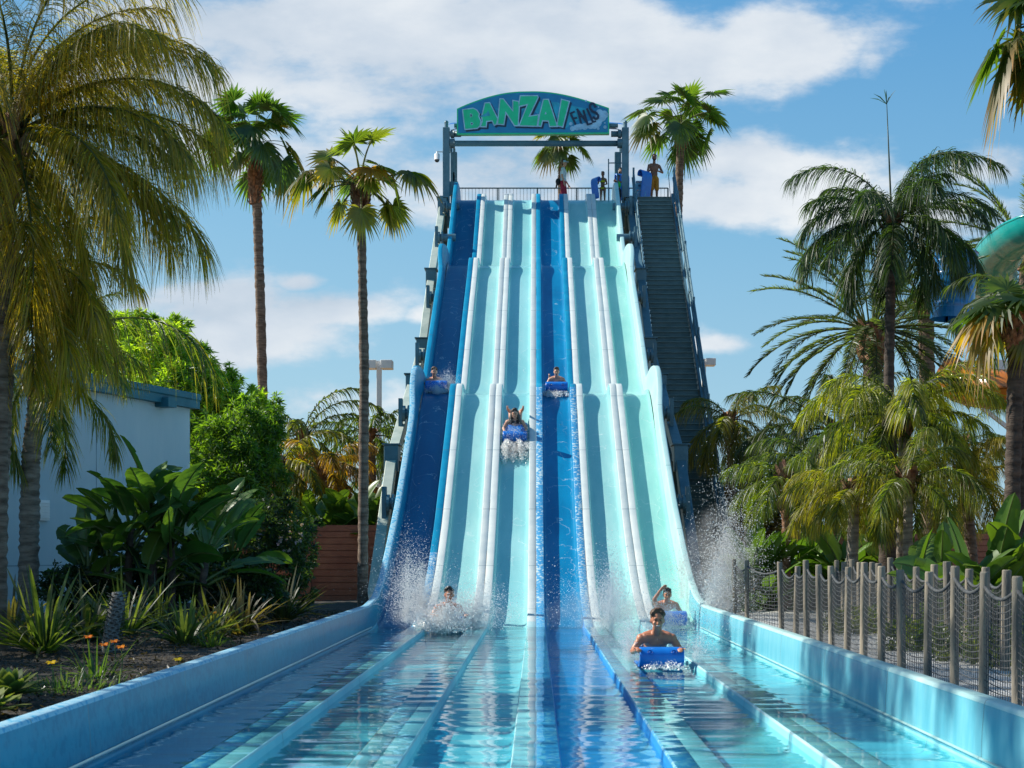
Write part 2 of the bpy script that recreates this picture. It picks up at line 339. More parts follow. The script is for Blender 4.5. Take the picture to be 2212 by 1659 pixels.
def loft(mb, prof_fn, ys, mats_fn=None, mi=0, closed=False):
    """prof_fn(y)->(n,2) array of x and height over the lane floor, laid along the slide"""
    P = np.array([prof_fn(y) for y in ys]); k, n = P.shape[:2]
    V = np.zeros((k, n, 3)); V[..., 0] = P[..., 0]; V[..., 1] = ys[:, None]; V[..., 2] = lane_z(ys)[:, None]+P[..., 1]
    i = np.arange(k-1)[:, None]*n; j = np.arange(n-1)[None]
    Q = np.stack([i+j, i+j+1, i+n+j+1, i+n+j], -1)
    n0 = mb.n; mb.add(V.reshape(-1, 3), Q.reshape(-1, 4), mi=mi)
    if mats_fn is not None:
        mm = np.zeros((k-1, n-1), int)
        for a in range(k-1): mm[a] = mats_fn(ys[a])
        mb.m[-1] = mm.ravel()
def wet(name, c1, c2, arcs=.5, rough=.16, seam=None, spec=.5, bump=.25):
    """glass fibre under a thin running film: small ripples drawn out down the slope, curved wave fronts"""
    m = mat(name, c1, c2, 1.6, rough, 0, stretch=(1, .25, .25), seam=seam, spec=spec)
    t = m.node_tree; b = t.nodes['Principled BSDF']; L = t.links.new; tc = N(t, 'ShaderNodeTexCoord')
    sp = N(t, 'ShaderNodeSeparateXYZ'); L(tc.outputs['Object'], sp.inputs[0])
    n1 = N(t, 'ShaderNodeTexNoise'); n1.inputs['Scale'].default_value = 1; n1.inputs['Detail'].default_value = 4
    mp = N(t, 'ShaderNodeMapping'); mp.inputs['Scale'].default_value = (5, 9, 9); L(tc.outputs['Object'], mp.inputs[0]); L(mp.outputs[0], n1.inputs['Vector'])
    n2 = N(t, 'ShaderNodeTexNoise'); n2.inputs['Scale'].default_value = .9; n2.inputs['Detail'].default_value = 5; L(tc.outputs['Object'], n2.inputs['Vector'])
    xl = mth(t, 'SUBTRACT', mth(t, 'FRACT', mth(t, 'ADD', sp.outputs[0], 10.0)), .5)
    ph = mth(t, 'ADD', mth(t, 'ADD', mth(t, 'MULTIPLY', sp.outputs[1], 1.25), mth(t, 'MULTIPLY', mth(t, 'MULTIPLY', xl, xl), 6.0)), mth(t, 'MULTIPLY', n2.outputs[0], 5.5))
    fr = mth(t, 'FRACT', ph); arc = mth(t, 'POWER', mth(t, 'SUBTRACT', 1, mth(t, 'ABSOLUTE', mth(t, 'MULTIPLY_ADD', fr, 2, -1))), 18)
    n3 = N(t, 'ShaderNodeTexNoise'); n3.inputs['Scale'].default_value = 2.3; n3.inputs['Detail'].default_value = 4; L(tc.outputs['Object'], n3.inputs['Vector'])
    fo = mth(t, 'MULTIPLY', mth(t, 'POWER', arc, 2.0), mth(t, 'MULTIPLY_ADD', n3.outputs[0], 3.2, -1.3, clamp=True), clamp=True)
    mxf = N(t, 'ShaderNodeMix', data_type='RGBA'); L(mth(t, 'MULTIPLY', fo, .85), mxf.inputs[0]); src = b.inputs['Base Color'].links[0].from_socket; L(src, mxf.inputs[6]); mxf.inputs[7].default_value = (.75, .85, .86, 1); L(mxf.outputs[2], b.inputs['Base Color'])
    h = mth(t, 'ADD', mth(t, 'MULTIPLY', n1.outputs[0], .5), mth(t, 'MULTIPLY', arc, arcs))
    bp = N(t, 'ShaderNodeBump'); bp.inputs['Strength'].default_value = bump; bp.inputs['Distance'].default_value = .02; L(h, bp.inputs['Height']); L(bp.outputs[0], b.inputs['Normal'])
    return m
def flecked(name, base1, base2, pale, thr=.52, amt=1.0, seam=2.35, rough=.4):
    """coloured gel coat bleached to chalk, with specks of the old colour"""
    def ex(t, col, tc):
        v = N(t, 'ShaderNodeTexNoise'); v.inputs['Scale'].default_value = 16; v.inputs['Detail'].default_value = 3; t.links.new(tc.outputs['Object'], v.inputs['Vector'])
        big = N(t, 'ShaderNodeTexNoise'); big.inputs['Scale'].default_value = 1.1; t.links.new(tc.outputs['Object'], big.inputs['Vector'])
        k = mth(t, 'ADD', v.outputs[0], mth(t, 'MULTIPLY', mth(t, 'SUBTRACT', big.outputs[0], .5), .35))
        mr = N(t, 'ShaderNodeMapRange'); t.links.new(k, mr.inputs[0]); mr.inputs[1].default_value = thr-.04; mr.inputs[2].default_value = thr+.04
        mx = N(t, 'ShaderNodeMix', data_type='RGBA'); t.links.new(mth(t, 'MULTIPLY_ADD', mr.outputs[0], -amt, amt), mx.inputs[0]); t.links.new(col, mx.inputs[6]); mx.inputs[7].default_value = (*pale, 1)
        return mx.outputs[2]
    return mat(name, base1, base2, 3, rough, .1, seam=seam, extra=ex)
M['aqua'] = wet('aqua_lane', (.26,.55,.57), (.36,.64,.64), .6, spec=.3)
M['aqua_green'] = wet('green_aqua_lane', (.24,.56,.53), (.34,.65,.61), .9, spec=.3)
M['aqua_blue'] = wet('blue_aqua_lane', (.22,.53,.57), (.31,.61,.64), .6, spec=.3)
M['blue'] = wet('blue_lane', (.001,.15,.34), (.002,.23,.46), .35, .3, spec=.25)
M['blue_deep'] = wet('deep_blue_lane', (.001,.11,.26), (.002,.155,.32), .3, .3, spec=.25)
M['pale'] = mat('pale_divider', (.50,.58,.60), (.60,.66,.66), 2.2, .45, .1, 25, seam=2.35)
M['blue_top'] = mat('blue_divider', (.003,.22,.42), (.008,.29,.50), 2, .4, .08, 25, seam=2.35)
M['fleck'] = flecked('flecked_divider', (.03,.26,.55), (.05,.32,.6), (.46,.62,.70), .44)
M['fleck_heavy'] = flecked('bleached_blue_wall', (.06,.34,.58), (.09,.40,.64), (.42,.62,.72), .56, .7)
M['wall_blue'] = flecked('blue_side_wall', (.001,.18,.31), (.003,.235,.38), (.02,.31,.46), .52, .4, 2.6, .3)
M['wall_aqua'] = mat('aqua_side_wall', (.11,.44,.57), (.19,.53,.64), 1.6, .25, .05, 20, seam=2.6, stretch=(1,3,.6))
M['wall_mint'] = mat('mint_side_wall', (.40,.66,.66), (.50,.72,.72), 1.2, .3, .05, 20, seam=2.6)
for k_ in ('wall_blue', 'fleck_heavy', 'wall_aqua', 'blue_top'): M[k_].node_tree.nodes['Principled BSDF'].inputs['Specular IOR Level'].default_value = .15
# floor of the run-out basin
M['run_aqua'] = mat('aqua_basin', (.17,.56,.66), (.26,.66,.73), 1.3, .5, seam=2.35)
M['run_blue'] = mat('blue_basin', (.004,.22,.58), (.01,.28,.66), 1.3, .5, seam=2.35)
M['wet_top'] = mat('wet_divider', (.30,.54,.60), (.42,.62,.66), 1.1, .5, .05, 6, seam=2.35)
M['wet_fleck'] = flecked('wet_blue_divider', (.03,.26,.55), (.05,.32,.6), (.26,.52,.64), .46, rough=.5)
M['run_left'] = mat('worn_blue_basin', (.01,.26,.44), (.03,.38,.55), .9, .5, seam=2.35)
LM = [('blue_deep','blue_top','run_left'),('aqua','pale','run_aqua'),('aqua_blue','pale','run_aqua'),('blue','blue_top','run_blue'),('aqua','pale','run_aqua'),('aqua_green','pale','run_aqua')]
sl_ = thing('water_slide', 'tall six-lane racing water slide in blue and aqua, dropping in three steps to a pool', 'water slide', (0, 26, 0))
def rel(o): o.location = o.location-Vector((0, 26, 0)); return o
names = ['deep blue lane at the left edge of the slide','pale aqua lane just right of the deep blue lane','aqua lane carrying the dark-haired rider','bright blue lane right of the middle divider','aqua lane right of the bright blue lane','green-aqua lane beside the stairs']
for k in range(6):
    xc = k-2.5; fm, tm, rm = LM[k]
    def prof(y, k=k, xc=xc):
        h = div_h(y); H = [( -.4965,h-.05),(-.4955,h-.006),(-.490,h),(-.356,h),(-.347,h-.004),(-.343,h-.016),(-.336,.085),(-.322,.035),(-.290,.008),(-.240,0)]
        lft = H; rgt = [(-a, b) for a, b in reversed(H)]
        if k == 0: lft = [(-.340,.12)]*6+H[6:]
        if k == 5: rgt = [(-a, b) for a, b in reversed(H[6:])]+[(.340,.12)]*6
        A = np.array(lft+[(-.08,0),(.08,0)]+rgt); A[:, 0] += xc; return A
    nf = 22-1
    def mf(y, k=k):
        m_ = np.zeros(21, int); m_[:5] = 1; m_[-5:] = 1
        if y < 26.4: m_[5:-5] = 2
        if k == 3 and y < 37.0: m_[:5] = 3; m_[-5:] = 3
        if k == 0 and y < 30.0: m_[-5:] = 3
        if y < 26.0: m_[:5] = 4; m_[-5:] = 4
        return m_
    mb = MB(); loft(mb, prof, ys, mf)
    o = rel(mb.build('lane', [M[fm], M[tm], M[rm], M['fleck'], M['wet_fleck' if k in (0, 3) else 'wet_top']], sl_)); o['label'] = names[k]
# tall outer walls
for s, nm in ((-1, 'left'), (1, 'right')):
    def prof(y, s=s):
        h = wall_h(y); fl = .02+.05*sstep(y, 27, 30)*0
        A = [(2.840,.09),(2.842,.16),(2.848,h*.6),(2.862,h-.03),(2.872,h-.006),(2.886,h),(2.975,h),(2.990,h-.006),(3.0,h-.03),(3.0,h-.10),(2.955,h-.12),(2.95,-.02)]
        w_ = .11*(gs(y,47.0,.9)+gs(y,36.6,1.0))+.03*(y > 30)*0; A = np.array([(s*(a+w_*min(1, max(0, b)/.45)), b) for a, b in A]); return A
    def mf(y, s=s):
        m_ = np.zeros(11, int)
        m_[3:7] = 1
        if y < 27.5: m_[:] = 2; m_[3:7] = 3
        elif y < 37.0: m_[3:7] = 3
        return m_
    mats = [M['blue_top'], M['blue_top'], M['wall_blue'], M['fleck_heavy']] if s < 0 else [M['wall_mint'], M['wall_mint'], M['wall_aqua'], M['wall_mint']]
    mb = MB(); loft(mb, prof, ys, mf); rel(mb.build('side_wall', mats, sl_))
# joint flange where the run-out wall sits on its base
mb = MB(); P = [(x, y, .055) for x, y in ((-2.83, -4), (-2.83, 25.5))]; tube(mb, P, .012, 6); P = [(x, y, .055) for x, y in ((2.83, -4), (2.83, 25.5))]; tube(mb, P, .010, 6)
rel(mb.build('wall_joint', M['wall_mint'], sl_))

# ---- steelwork that carries the slide: stepped rafters each side, columns, cross pipes with flanged ends
fr_ = thing('support_frame', 'galvanised steel rafters, columns and flanged pipes standing under and beside the slide', 'steel frame', (0, 40, 0))
def relf(o): o.location = o.location-Vector((0, 40, 0)); return o
raft = [(31.0,.25),(35.2,3.55),(41.0,5.9),(44.6,7.4),(48.4,10.2),(54.2,13.9)]
for s in (-1, 1):
    X = s*3.42
    for i in range(len(raft)-1):
        mb = MB(); (ya, za), (yb, zb) = raft[i], raft[i+1]
        beam(mb, (X, ya, za), (X, yb, zb), .24, .30, bev=.012)
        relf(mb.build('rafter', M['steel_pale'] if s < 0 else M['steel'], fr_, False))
    for (ya, za) in raft[1:]:
        mb = MB(); box(mb, (X, ya, za+.0), (.33, .62, .62), None, bev=.01); box(mb, (X, ya, za+.33), (.42, .7, .03))
        relf(mb.build('gusset_box', M['steel'], fr_, False))
    for ya in (33.2, 37.2, 42.4, 46.6, 50.6, 53.2):
        za = float(np.interp(ya, [r[0] for r in raft], [r[1] for r in raft])); zl = float(lane_z(ya))
        mb = MB(); rod(mb, (s*2.75, ya, za+.45), (s*3.36, ya, za+.45), .13, 16); rod(mb, (s*3.18, ya, za+.45), (s*3.22, ya, za+.45), .21, 16)
        box(mb, (s*3.40, ya, za+.35), (.10, .20, .95)); rod(mb, (s*3.28, ya, za+.45), (s*3.34, ya, za+.45), .20, 16)
        relf(mb.build('pipe_stub', M['steel'], fr_, False))
    for ya in (35.2, 41.0, 44.6, 48.4, 53.6):
        za = float(np.interp(ya, [r[0] for r in raft], [r[1] for r in raft]))
        mb = MB(); rod(mb, (s*3.38, ya+.15, .14), (s*3.38, ya+.15, za-.05), .17, 14); box(mb, (s*3.38, ya+.15, .17), (.6, .6, .05))
        relf(mb.build('column', M['steel_dark'], fr_, False))
for ya in (33.2, 37.2, 42.4, 46.6, 50.6, 53.6):
    za = float(lane_z(ya)); mb = MB(); rod(mb, (-2.9, ya, za-.42), (2.9, ya, za-.42), .13, 12)
    relf(mb.build('cross_pipe', M['steel'], fr_, False))
for s in (-1, 1):
    for (ya, za, yb, zb) in ((35.4,.3,40.8,5.6),(41.2,.3,48.2,9.7),(48.6,.3,53.4,13.2)):
        mb = MB(); rod(mb, (s*3.38, ya, za), (s*3.38, yb, zb), .05, 8); rod(mb, (s*3.38, ya, zb*.55), (s*3.38, yb, zb*.3), .05, 8)
        relf(mb.build('brace', M['rust'], fr_, False))

# ================================================================ tower deck with posts, railings, sail
DZ = 14.30
tw = thing('launch_tower', 'steel platform with railings and gate posts at the top of the slide', 'tower', (0, 56, 0))
def relt(o): o.location = o.location-Vector((0, 56, 0)); return o
mb = MB(); box(mb, (1.0, 55.75+.65, DZ-.06), (8.4, 2.4, .10)); relt(mb.build('deck', M['stair'], tw, False))
mb = MB()
for yy_ in (55.4, 57.45): box(mb, (1.0, yy_, DZ-.30), (8.4, .14, .36))
for xx in np.arange(-3, 5.3, 1.0): box(mb, (xx, 56.4, DZ-.29), (.1, 1.9, .3))
relt(mb.build('deck_joist', M['steel_dark'], tw, False))
for xx in (-3.1, 3.35, 5.0):
    for yy_ in (55.3, 57.4):
        mb = MB(); box(mb, (xx, yy_, (DZ-.5+.14)/2), (.28, .28, DZ-.5-.14)); relt(mb.build('tower_leg', M['steel_dark'], tw, False))
mb = MB()
for xx in (3.35, 5.0):
    for z0 in (1.5, 5.5, 9.5): beam(mb, (xx, 55.35, z0), (xx, 57.35, z0+3.6), .1, .1); beam(mb, (3.4, 57.4, z0), (5.0, 57.4, z0+3.4), .1, .1)
    beam(mb, (xx, 55.35, 11.8), (xx, 57.35, 11.8), .18, .22)
relt(mb.build('cross_brace', M['rust'], tw, False))
def railing(mb, pts, h=1.08, gap=.13, postgap=1.45, bar=.016):
    for a, b in zip(pts[:-1], pts[1:]):
        a = Vector(a); b = Vector(b); L = (b-a).length; up = Vector((0, 0, 1))
        rod(mb, a+up*h, b+up*h, .026, 8); rod(mb, a+up*.10, b+up*.10, .018, 6)
        n = max(1, int(round(L/postgap)))
        for i in range(n+1): p = a.lerp(b, i/n); beam(mb, p, p+up*h, .055, .055)
        n = int(L/gap)
        for i in range(1, n): p = a.lerp(b, i/n); rod(mb, p+up*.10, p+up*h, bar/2, 5)
mb = MB(); railing(mb, [(-3.0, 57.3, DZ), (3.1, 57.3, DZ)]); relt(mb.build('back_railing', M['steel_dark'], tw, False))
mb = MB(); railing(mb, [(3.35, 57.3, DZ), (5.1, 57.3, DZ)]); relt(mb.build('landing_railing', M['steel_dark'], tw, False))
mb = MB(); railing(mb, [(-3.05, 54.9, DZ), (-3.05, 57.2, DZ)]); railing(mb, [(-3.05, 54.9, DZ+.1), (-3.05, 55.5, DZ+.1)], 2.0)
box(mb, (-3.05, 54.7, DZ+.42), (.34, .2, .5)); relt(mb.build('end_railing', M['steel'], tw, False))
gz = 16.85
for xx in (-3.29, 3.27):
    for yy_, zt in ((54.3, gz), (57.1, gz-.15)):
        mb = MB(); box(mb, (xx+(0 if yy_ < 55 else .12*(1 if xx < 0 else -1)), yy_, (zt+13.2)/2), (.25, .25, zt-13.2), None, bev=.01)
        rod(mb, (xx, yy_, zt), (xx, yy_, zt+.16), .07, 10, 0); ball(mb, (xx, yy_, zt+.20), .08, 10, 6)
        relt(mb.build('gate_post', M['steel'], tw, False))
mb = MB(); rod(mb, (-3.16, 54.3, az(310, 54.3)), (3.14, 54.3, az(310, 54.3)), .105, 16)
for s in (-1, 1): rod(mb, (s*2.98, 54.3, az(310, 54.3)), (s*3.15, 54.3, az(310, 54.3)), .17, 14)
for s in (-1, 1): rod(mb, (s*2.75, 54.3, gz-.22), (s*3.15, 54.3, gz-.22), .11, 12); rod(mb, (s*3.0, 54.3, gz-.22), (s*3.12, 54.3, gz-.22), .16, 12)
relt(mb.build('cross_beam', M['steel'], tw, True))
# blue shade sail stretched between the four posts
n = 15; U = np.linspace(-1, 1, n); A, B = np.meshgrid(U, U, indexing='ij')
cor = .55*(A*B)**2
Xs = A*3.25*(1-.10*(1-B**2)); Ys = 55.7+B*1.35*(1-.25*(1-A**2)); Zs = gz+.30+.42*(B+1)/2+.22*(1-A**2)*(1-B**2)-.16*(A*B)**4*(B<0)
mb = MB(); V = np.stack([Xs, Ys, Zs], -1).reshape(-1, 3); i = np.arange(n-1)[:, None]*n; j = np.arange(n-1)[None]
Q = np.stack([i+j, i+n+j, i+n+j+1, i+j+1], -1).reshape(-1, 4); mb.add(V, Q)
tag(mb.build('shade_sail', mat('blue_sail', (.01,.14,.45), (.02,.18,.52), 3, .7)), 'blue fabric shade sail stretched behind the arched sign', 'shade sail')
# ladder-like guard at the right gate post
mb = MB(); P0 = (2.62, 54.9, DZ)
for dx in (0, .34): rod(mb, (2.68+dx, 54.8, DZ), (2.68+dx, 54.8, DZ+1.55), .022, 6)
rod(mb, (2.68, 54.8, DZ+1.4), (3.2, 54.8, DZ+1.4), .022, 6)
relt(mb.build('guard_frame', M['steel'], tw, False))
# camera dome
cd = thing('security_camera', 'small white dome camera on an arm off the left gate post', 'security camera', tuple(at(944, 345, 54.2)))
mb = MB(); rod(mb, (0, 0, .0), (0, 0, .20), .10, 16); ball(mb, (0, 0, .19), (.10, .10, .05)); rod(mb, (0, 0, .2), (0, 0, .30), .03, 8); rod(mb, (0, 0, .29), (.33, 0, .29), .022, 8); mb.build('housing', M['white'], cd)
mb = MB(); ball(mb, (0, 0, -.01), (.092, .092, .09), 16, 10); mb.build('dome', mat('smoked_dome', (.02,.03,.04), None, 3, .1), cd)

# ================================================================ stairs
st = thing('staircase', 'long straight grey-green steel staircase climbing along the right side of the slide', 'staircase', (4.35, 38, .14))
def rels(o): o.location = o.location-Vector((4.35, 38, .14)); return o
NS = 74; Y0, Z0, Y1, Z1 = 38.15, .14, 54.4, DZ
SX0, SX1 = 3.72, 4.93
for i in range(NS):
    f0 = i/NS; z = Z0+(Z1-Z0)*(i+1)/NS; y = Y0+(Y1-Y0)*f0; dy = (Y1-Y0)/NS; rz = (Z1-Z0)/NS
    mb = MB(); box(mb, ((SX0+SX1)/2, y+dy*.5+.02, z-.02), (SX1-SX0, dy+.05, .035)); box(mb, ((SX0+SX1)/2, y+.012, z-rz/2-.02), (SX1-SX0-.01, .012, rz-.03))
    box(mb, ((SX0+SX1)/2, y-.012, z-.012), (SX1-SX0-.01, .03, .028), mi=1)
    rels(mb.build('step', [M['stair'], M['nosing']], st, False))
d = Vector((0, Y1-Y0, Z1-Z0)).normalized()
for xx in (SX0-.06, SX1+.06):
    mb = MB(); beam(mb, (xx, Y0-.1, Z0+.05), (xx, Y1+.1, Z1+.02), .07, .40); rels(mb.build('stringer', M['steel'], st, False))
for xx, nm in ((SX0-.14, 0), (SX1+.14, 1)):
    mb = MB()
    for h in (1.05, .86, .66, .46, .28): rod(mb, (xx, Y0, Z0+h), (xx, Y1+.1, Z1+h+.08), .024 if h > 1 else .016, 6)
    nP = 12
    for i in range(nP+1):
        f0 = i/nP; y = Y0+(Y1-Y0)*f0; z = Z0+(Z1-Z0)*f0; beam(mb, (xx, y, z-.15), (xx, y, z+1.12), .07, .09)
    for i in range(8):
        f0 = (i+.5)/8; y = Y0+(Y1-Y0)*f0; z = Z0+(Z1-Z0)*f0; L2 = (Y1-Y0)/8*.48
        box(mb, (xx+(.05 if nm else -.05), y, z+.62), (.02, L2*2, .5), frame(Vector((0, Y1-Y0, Z1-Z0))) if False else None) if False else None
        rod(mb, (xx-.05, y-L2, z-L2*.87+.78), (xx-.05, y+L2, z+L2*.87+.78), .026, 6)
    rels(mb.build('handrail', M['steel'], st, False))
mb = MB()
for i in range(3):
    y = [41.5, 45.5, 50.0][i]; z = Z0+(Z1-Z0)*(y-Y0)/(Y1-Y0)
    for xx in (SX0, SX1): box(mb, (xx, y, (z-.3)/2), (.2, .2, z-.3))
    box(mb, ((SX0+SX1)/2, y, z-.35), (1.3, .2, .2))
rels(mb.build('stair_column', M['steel_dark'], st, False))
# rules board beside the stair head
ib = thing('rules_board', 'small light blue safety board with pictograms and lines of rules at the stair head', 'sign', tuple(at(1384, 432, 54.9)))
mb = MB(); box(mb, (0, 0, .36), (.36, .03, .70), bev=.006); mb.build('panel', mat('board_blue', (.10,.38,.60), None, 3, .5), ib, False)
mb = MB(); box(mb, (0, -.0175, .665), (.33, .004, .075), mi=0)
for k in range(9): box(mb, (-.01+.008*(k % 3), -.0175, .06+k*.028), (.28-.02*(k % 3), .004, .008), mi=1)
for k in range(3): rod(mb, (-.11+.11*k, -.016, .36), (-.11+.11*k, -.019, .36), .034, 14, mi=1); rod(mb, (-.11+.11*k, -.0195, .36), (-.11+.11*k, -.021, .36), .022, 12, mi=2)
for k, (dx, dz, w_, h_) in enumerate(((-.06,.53,.025,.09),(-.02,.53,.025,.09),(-.04,.53,.05,.02),(-.09,.53,.02,.06),(.03,.53,.04,.012),(.08,.53,.03,.07))): box(mb, (dx, -.0175, dz), (w_, .004, h_), mi=0)
for k in range(7): box(mb, (-.13+.045*k, -.0205, .665), (.026, .003, .035), mi=1)
mb.build('print', [mat('print_navy', (.02,.05,.16), None, 3, .6), mat('print_pale', (.6,.72,.8), None, 3, .6), mat('print_red', (.5,.04,.05), None, 3, .6)], ib, False)
mb = MB(); rod(mb, (0, 0, 0), tuple(Vector(at(1440, 333, 54.9))-Vector(at(1449, 432, 54.9))), .012, 6)
tag(mb.build('whip_pole', M['steel_dark'], loc=at(1449, 432, 54.9)), 'thin bare pole leaning beside the top of the stair rail', 'pole')

# ================================================================ the arched sign
sg = thing('arched_sign', 'arched blue and green BANZAI FALLS sign spanning the gate over the slide', 'sign', (0, 54.1, az(288.5, 54.1)))
SY = 54.1; SO = Vector((0, SY, az(288.5, SY)))
def sp(p):                                                # survey crop units -> metres on the sign's own face
    px = (1680+p[0]/3.16)/1.7360; py = (320+p[1]/3.16)/1.7360
    return ((px-VX)/F*SY, az(py, SY)-SO.z)
arch = [(105,583),(105,278)]+[(105+(905-105)*t, 278-(278-72)*math.sin(t*math.pi/2)**.92) for t in np.linspace(.06, 1, 14)]+[(1010+(1908-1010)*t, 70+(268-70)*(1-math.cos(t*math.pi/2))**1.0) for t in np.linspace(.0, 1, 14)]+[(1912,573)]
A2 = [sp(p) for p in arch]
green = mat('sign_green', (.0,.56,.27), (.004,.64,.33), 3, .45); blue = mat('sign_blue', (.002,.20,.44), (.004,.26,.52), 1.2, .45)
def inset(poly, d):
    P = np.array(poly); n = len(P); area = 0.5*np.sum(P[:,0]*np.roll(P[:,1],-1)-np.roll(P[:,0],-1)*P[:,1]); sgn = 1 if area > 0 else -1
    out = []
    for i in range(n):
        a = P[i-1]; b = P[i]; c = P[(i+1) % n]; e1 = (b-a)/(np.linalg.norm(b-a)+1e-9); e2 = (c-b)/(np.linalg.norm(c-b)+1e-9)
        n1 = np.array([-e1[1], e1[0]])*sgn; n2 = np.array([-e2[1], e2[0]])*sgn; m_ = n1+n2; L = np.dot(m_, m_)
        m_ = m_/max(L, .5)*2; out.append(tuple(b+m_*d))
    return out
mb = MB(); extrude(mb, A2, 0, .22, 0); mb.build('frame', green, sg, False)
mb = MB(); extrude(mb, inset(A2, .05), -.012, -.001, 0); mb.build('face', blue, sg, False)
mb = MB(); extrude(mb, [sp(p) for p in [(560,275),(1060,192),(1300,205),(1700,290),(1560,400),(1395,508),(1290,508),(1010,300),(600,300)]], -.016, -.0125, 0)
mb.build('light_beam', mat('sign_teal', (.01,.36,.54), None, 3, .45), sg, False)
let = {'B': [(165,287),(300,268),(345,290),(380,340),(372,372),(398,430),(385,490),(350,520),(195,535)],
 'A': [(432,208),(498,202),(598,400),(580,470),(545,488),(520,432),(465,438),(460,503),(375,500),(400,430),(392,380)],
 'N': [(610,158),(660,158),(762,290),(762,175),(845,190),(852,270),(838,490),(785,490),(690,345),(668,478),(580,470)],
 'Z': [(850,122),(1068,120),(1076,150),(975,362),(1082,345),(1062,497),(832,490),(930,242),(826,266)],
 'A2': [(1125,165),(1195,163),(1305,498),(1198,500),(1185,435),(1125,432),(1108,498),(1058,494),(1080,345)],
 'I': [(1338,162),(1447,190),(1365,508),(1283,487)]}
navy = mat('sign_navy', (.006,.03,.08), None, 3, .5); edge = mat('sign_edge', (.30,.56,.74), None, 3, .45)
holes = {'B': [[(262,335),(290,352),(286,380),(262,384)], [(270,440),(300,452),(296,474),(272,476)]], 'A': [[(372,376),(462,332),(474,300),(504,366),(400,380)]], 'A2': [[(1158,318),(1169,348),(1144,350)]]}
for k, (nm, pts) in enumerate(let.items()):
    P2 = [sp(p) for p in pts]; sh = [sp((p[0]+20, p[1]+18)) for p in pts]
    mb = MB(); dz = k*.0012
    extrude(mb, sh, -.022-dz*.4, -.018, 2); extrude(mb, P2, -.050-dz, -.026, 1); extrude(mb, inset(P2, .042), -.060-dz, -.051-dz, 0)
    for hl in holes.get(nm, []):
        H2 = [sp(p) for p in hl]; extrude(mb, H2, -.066-dz, -.0605-dz, 1 if nm != 'A' else 3)
        if nm == 'B': extrude(mb, inset(H2, .018), -.069-dz, -.0665-dz, 2)
    mb.build('letter', [green, edge, navy, mat('sign_wave', (.02,.33,.48), None, 3, .5)], sg, False)
strokes = [((1452,335),(1512,468),24),((1446,340),(1500,315),20),((1478,396),(1526,388),20),((1530,285),(1578,452),22),((1530,285),(1634,432),24),((1562,378),(1606,368),16),
           ((1604,300),(1656,474),24),((1648,470),(1706,454),20),((1646,280),(1718,440),24),((1712,440),(1750,430),18)]
S_ = [(1748,262),(1728,222),(1700,215),(1680,240),(1684,280),(1712,312),(1755,330),(1780,362),(1776,394),(1748,402),(1718,380)]
mb = MB(); q = 0
for (a, b, w_) in strokes+[(S_[i], S_[i+1], 26) for i in range(len(S_)-1)]:
    a = np.array(a, float); b = np.array(b, float); dd = (b-a)/np.linalg.norm(b-a); nn = np.array([-dd[1], dd[0]])*w_/2; a = a-dd*3; b = b+dd*3
    extrude(mb, [sp(a-nn), sp(b-nn), sp(b+nn), sp(a+nn)], -.046-q*.0006, -.040, 0); q += 1
mb.build('small_lettering', navy, sg, False)
mb = MB(); q = 0; fm_ = mat('sign_foam', (.28,.55,.78), None, 3, .5)
def disc(mb, cx, cy_, r, q): extrude(mb, [sp((cx+r*math.cos(a), cy_+r*math.sin(a))) for a in np.linspace(0, 2*math.pi, 22)[:-1]], -.026-q*.0007, -.018, 0)
for (cx, cy_, r) in [(1475,515,30),(1525,500,36),(1565,492,36),(1620,490,40),(1690,470,50),(1735,480,40),(1760,440,62),(1812,372,64),(1850,345,44),(1795,330,44),(1862,352,38)]: disc(mb, cx, cy_, r, q); q += 1
mb.build('foam_cloud', fm_, sg, False)
for (cx, cy_, r) in [(1455,458,20),(1635,187,12),(1783,258,10),(1858,448,10),(1860,497,20),(1780,515,16)]: mb = MB(); disc(mb, cx, cy_, r, q); q += 1; mb.build('bubble', fm_, sg, False)
mb = MB()
for x0, x1 in ((-3.0, -2.4), (2.4, 3.0)): rod(mb, (x0, .2, .35), (x1, .2, .35), .08, 10)
mb.build('mounting_pipe', M['steel'], sg, False)
# ================================================================ plants
def ribbons(mb, B, d, s, L, Wd, droop, prof, cols, tipcol=None, twist=0, mi=0):
    """N leaf blades at once: base B, direction d, width direction s, length, width, droop; prof = width along the blade"""
    N_ = len(B); K = len(prof)-1; t = np.linspace(0, 1, K+1)
    L = np.broadcast_to(L, (N_,)); Wd = np.broadcast_to(Wd, (N_,)); droop = np.broadcast_to(droop, (N_,))
    P = B[:, None]+d[:, None]*(L[:, None]*(t-.25*droop[:, None]*t**2*.6))[..., None]
    P[..., 2] -= (droop*L)[:, None]*t**2
    w_ = (Wd[:, None]*np.asarray(prof))[..., None]*s[:, None]*.5
    V = np.stack([P-w_, P+w_], 2)                       # N,K+1,2,3
    base = np.arange(N_)[:, None]*(2*(K+1)); k = np.arange(K)[None]*2
    Q = np.stack([base+k, base+k+1, base+k+3, base+k+2], -1).reshape(-1, 4)
    C = np.broadcast_to(np.asarray(cols, float).reshape(-1, 1, 1, 3), (N_, K+1, 2, 3)).copy()
    if tipcol is not None:
        f_ = (t**2)[None, :, None, None]; C = C*(1-f_)+np.asarray(tipcol, float).reshape(-1, 1, 1, 3)*f_
    mb.add(V.reshape(-1, 3), Q, C.reshape(-1, 3), mi)
def mixc(a, b, t): a = np.array(a); b = np.array(b); t = np.asarray(t)[..., None]; return a*(1-t)+b*t
GR = (.040,.085,.018); YG = (.13,.19,.02); OR = (.38,.20,.03); DK = (.020,.050,.014); DRY = (.22,.16,.11); BL = (.05,.10,.045)
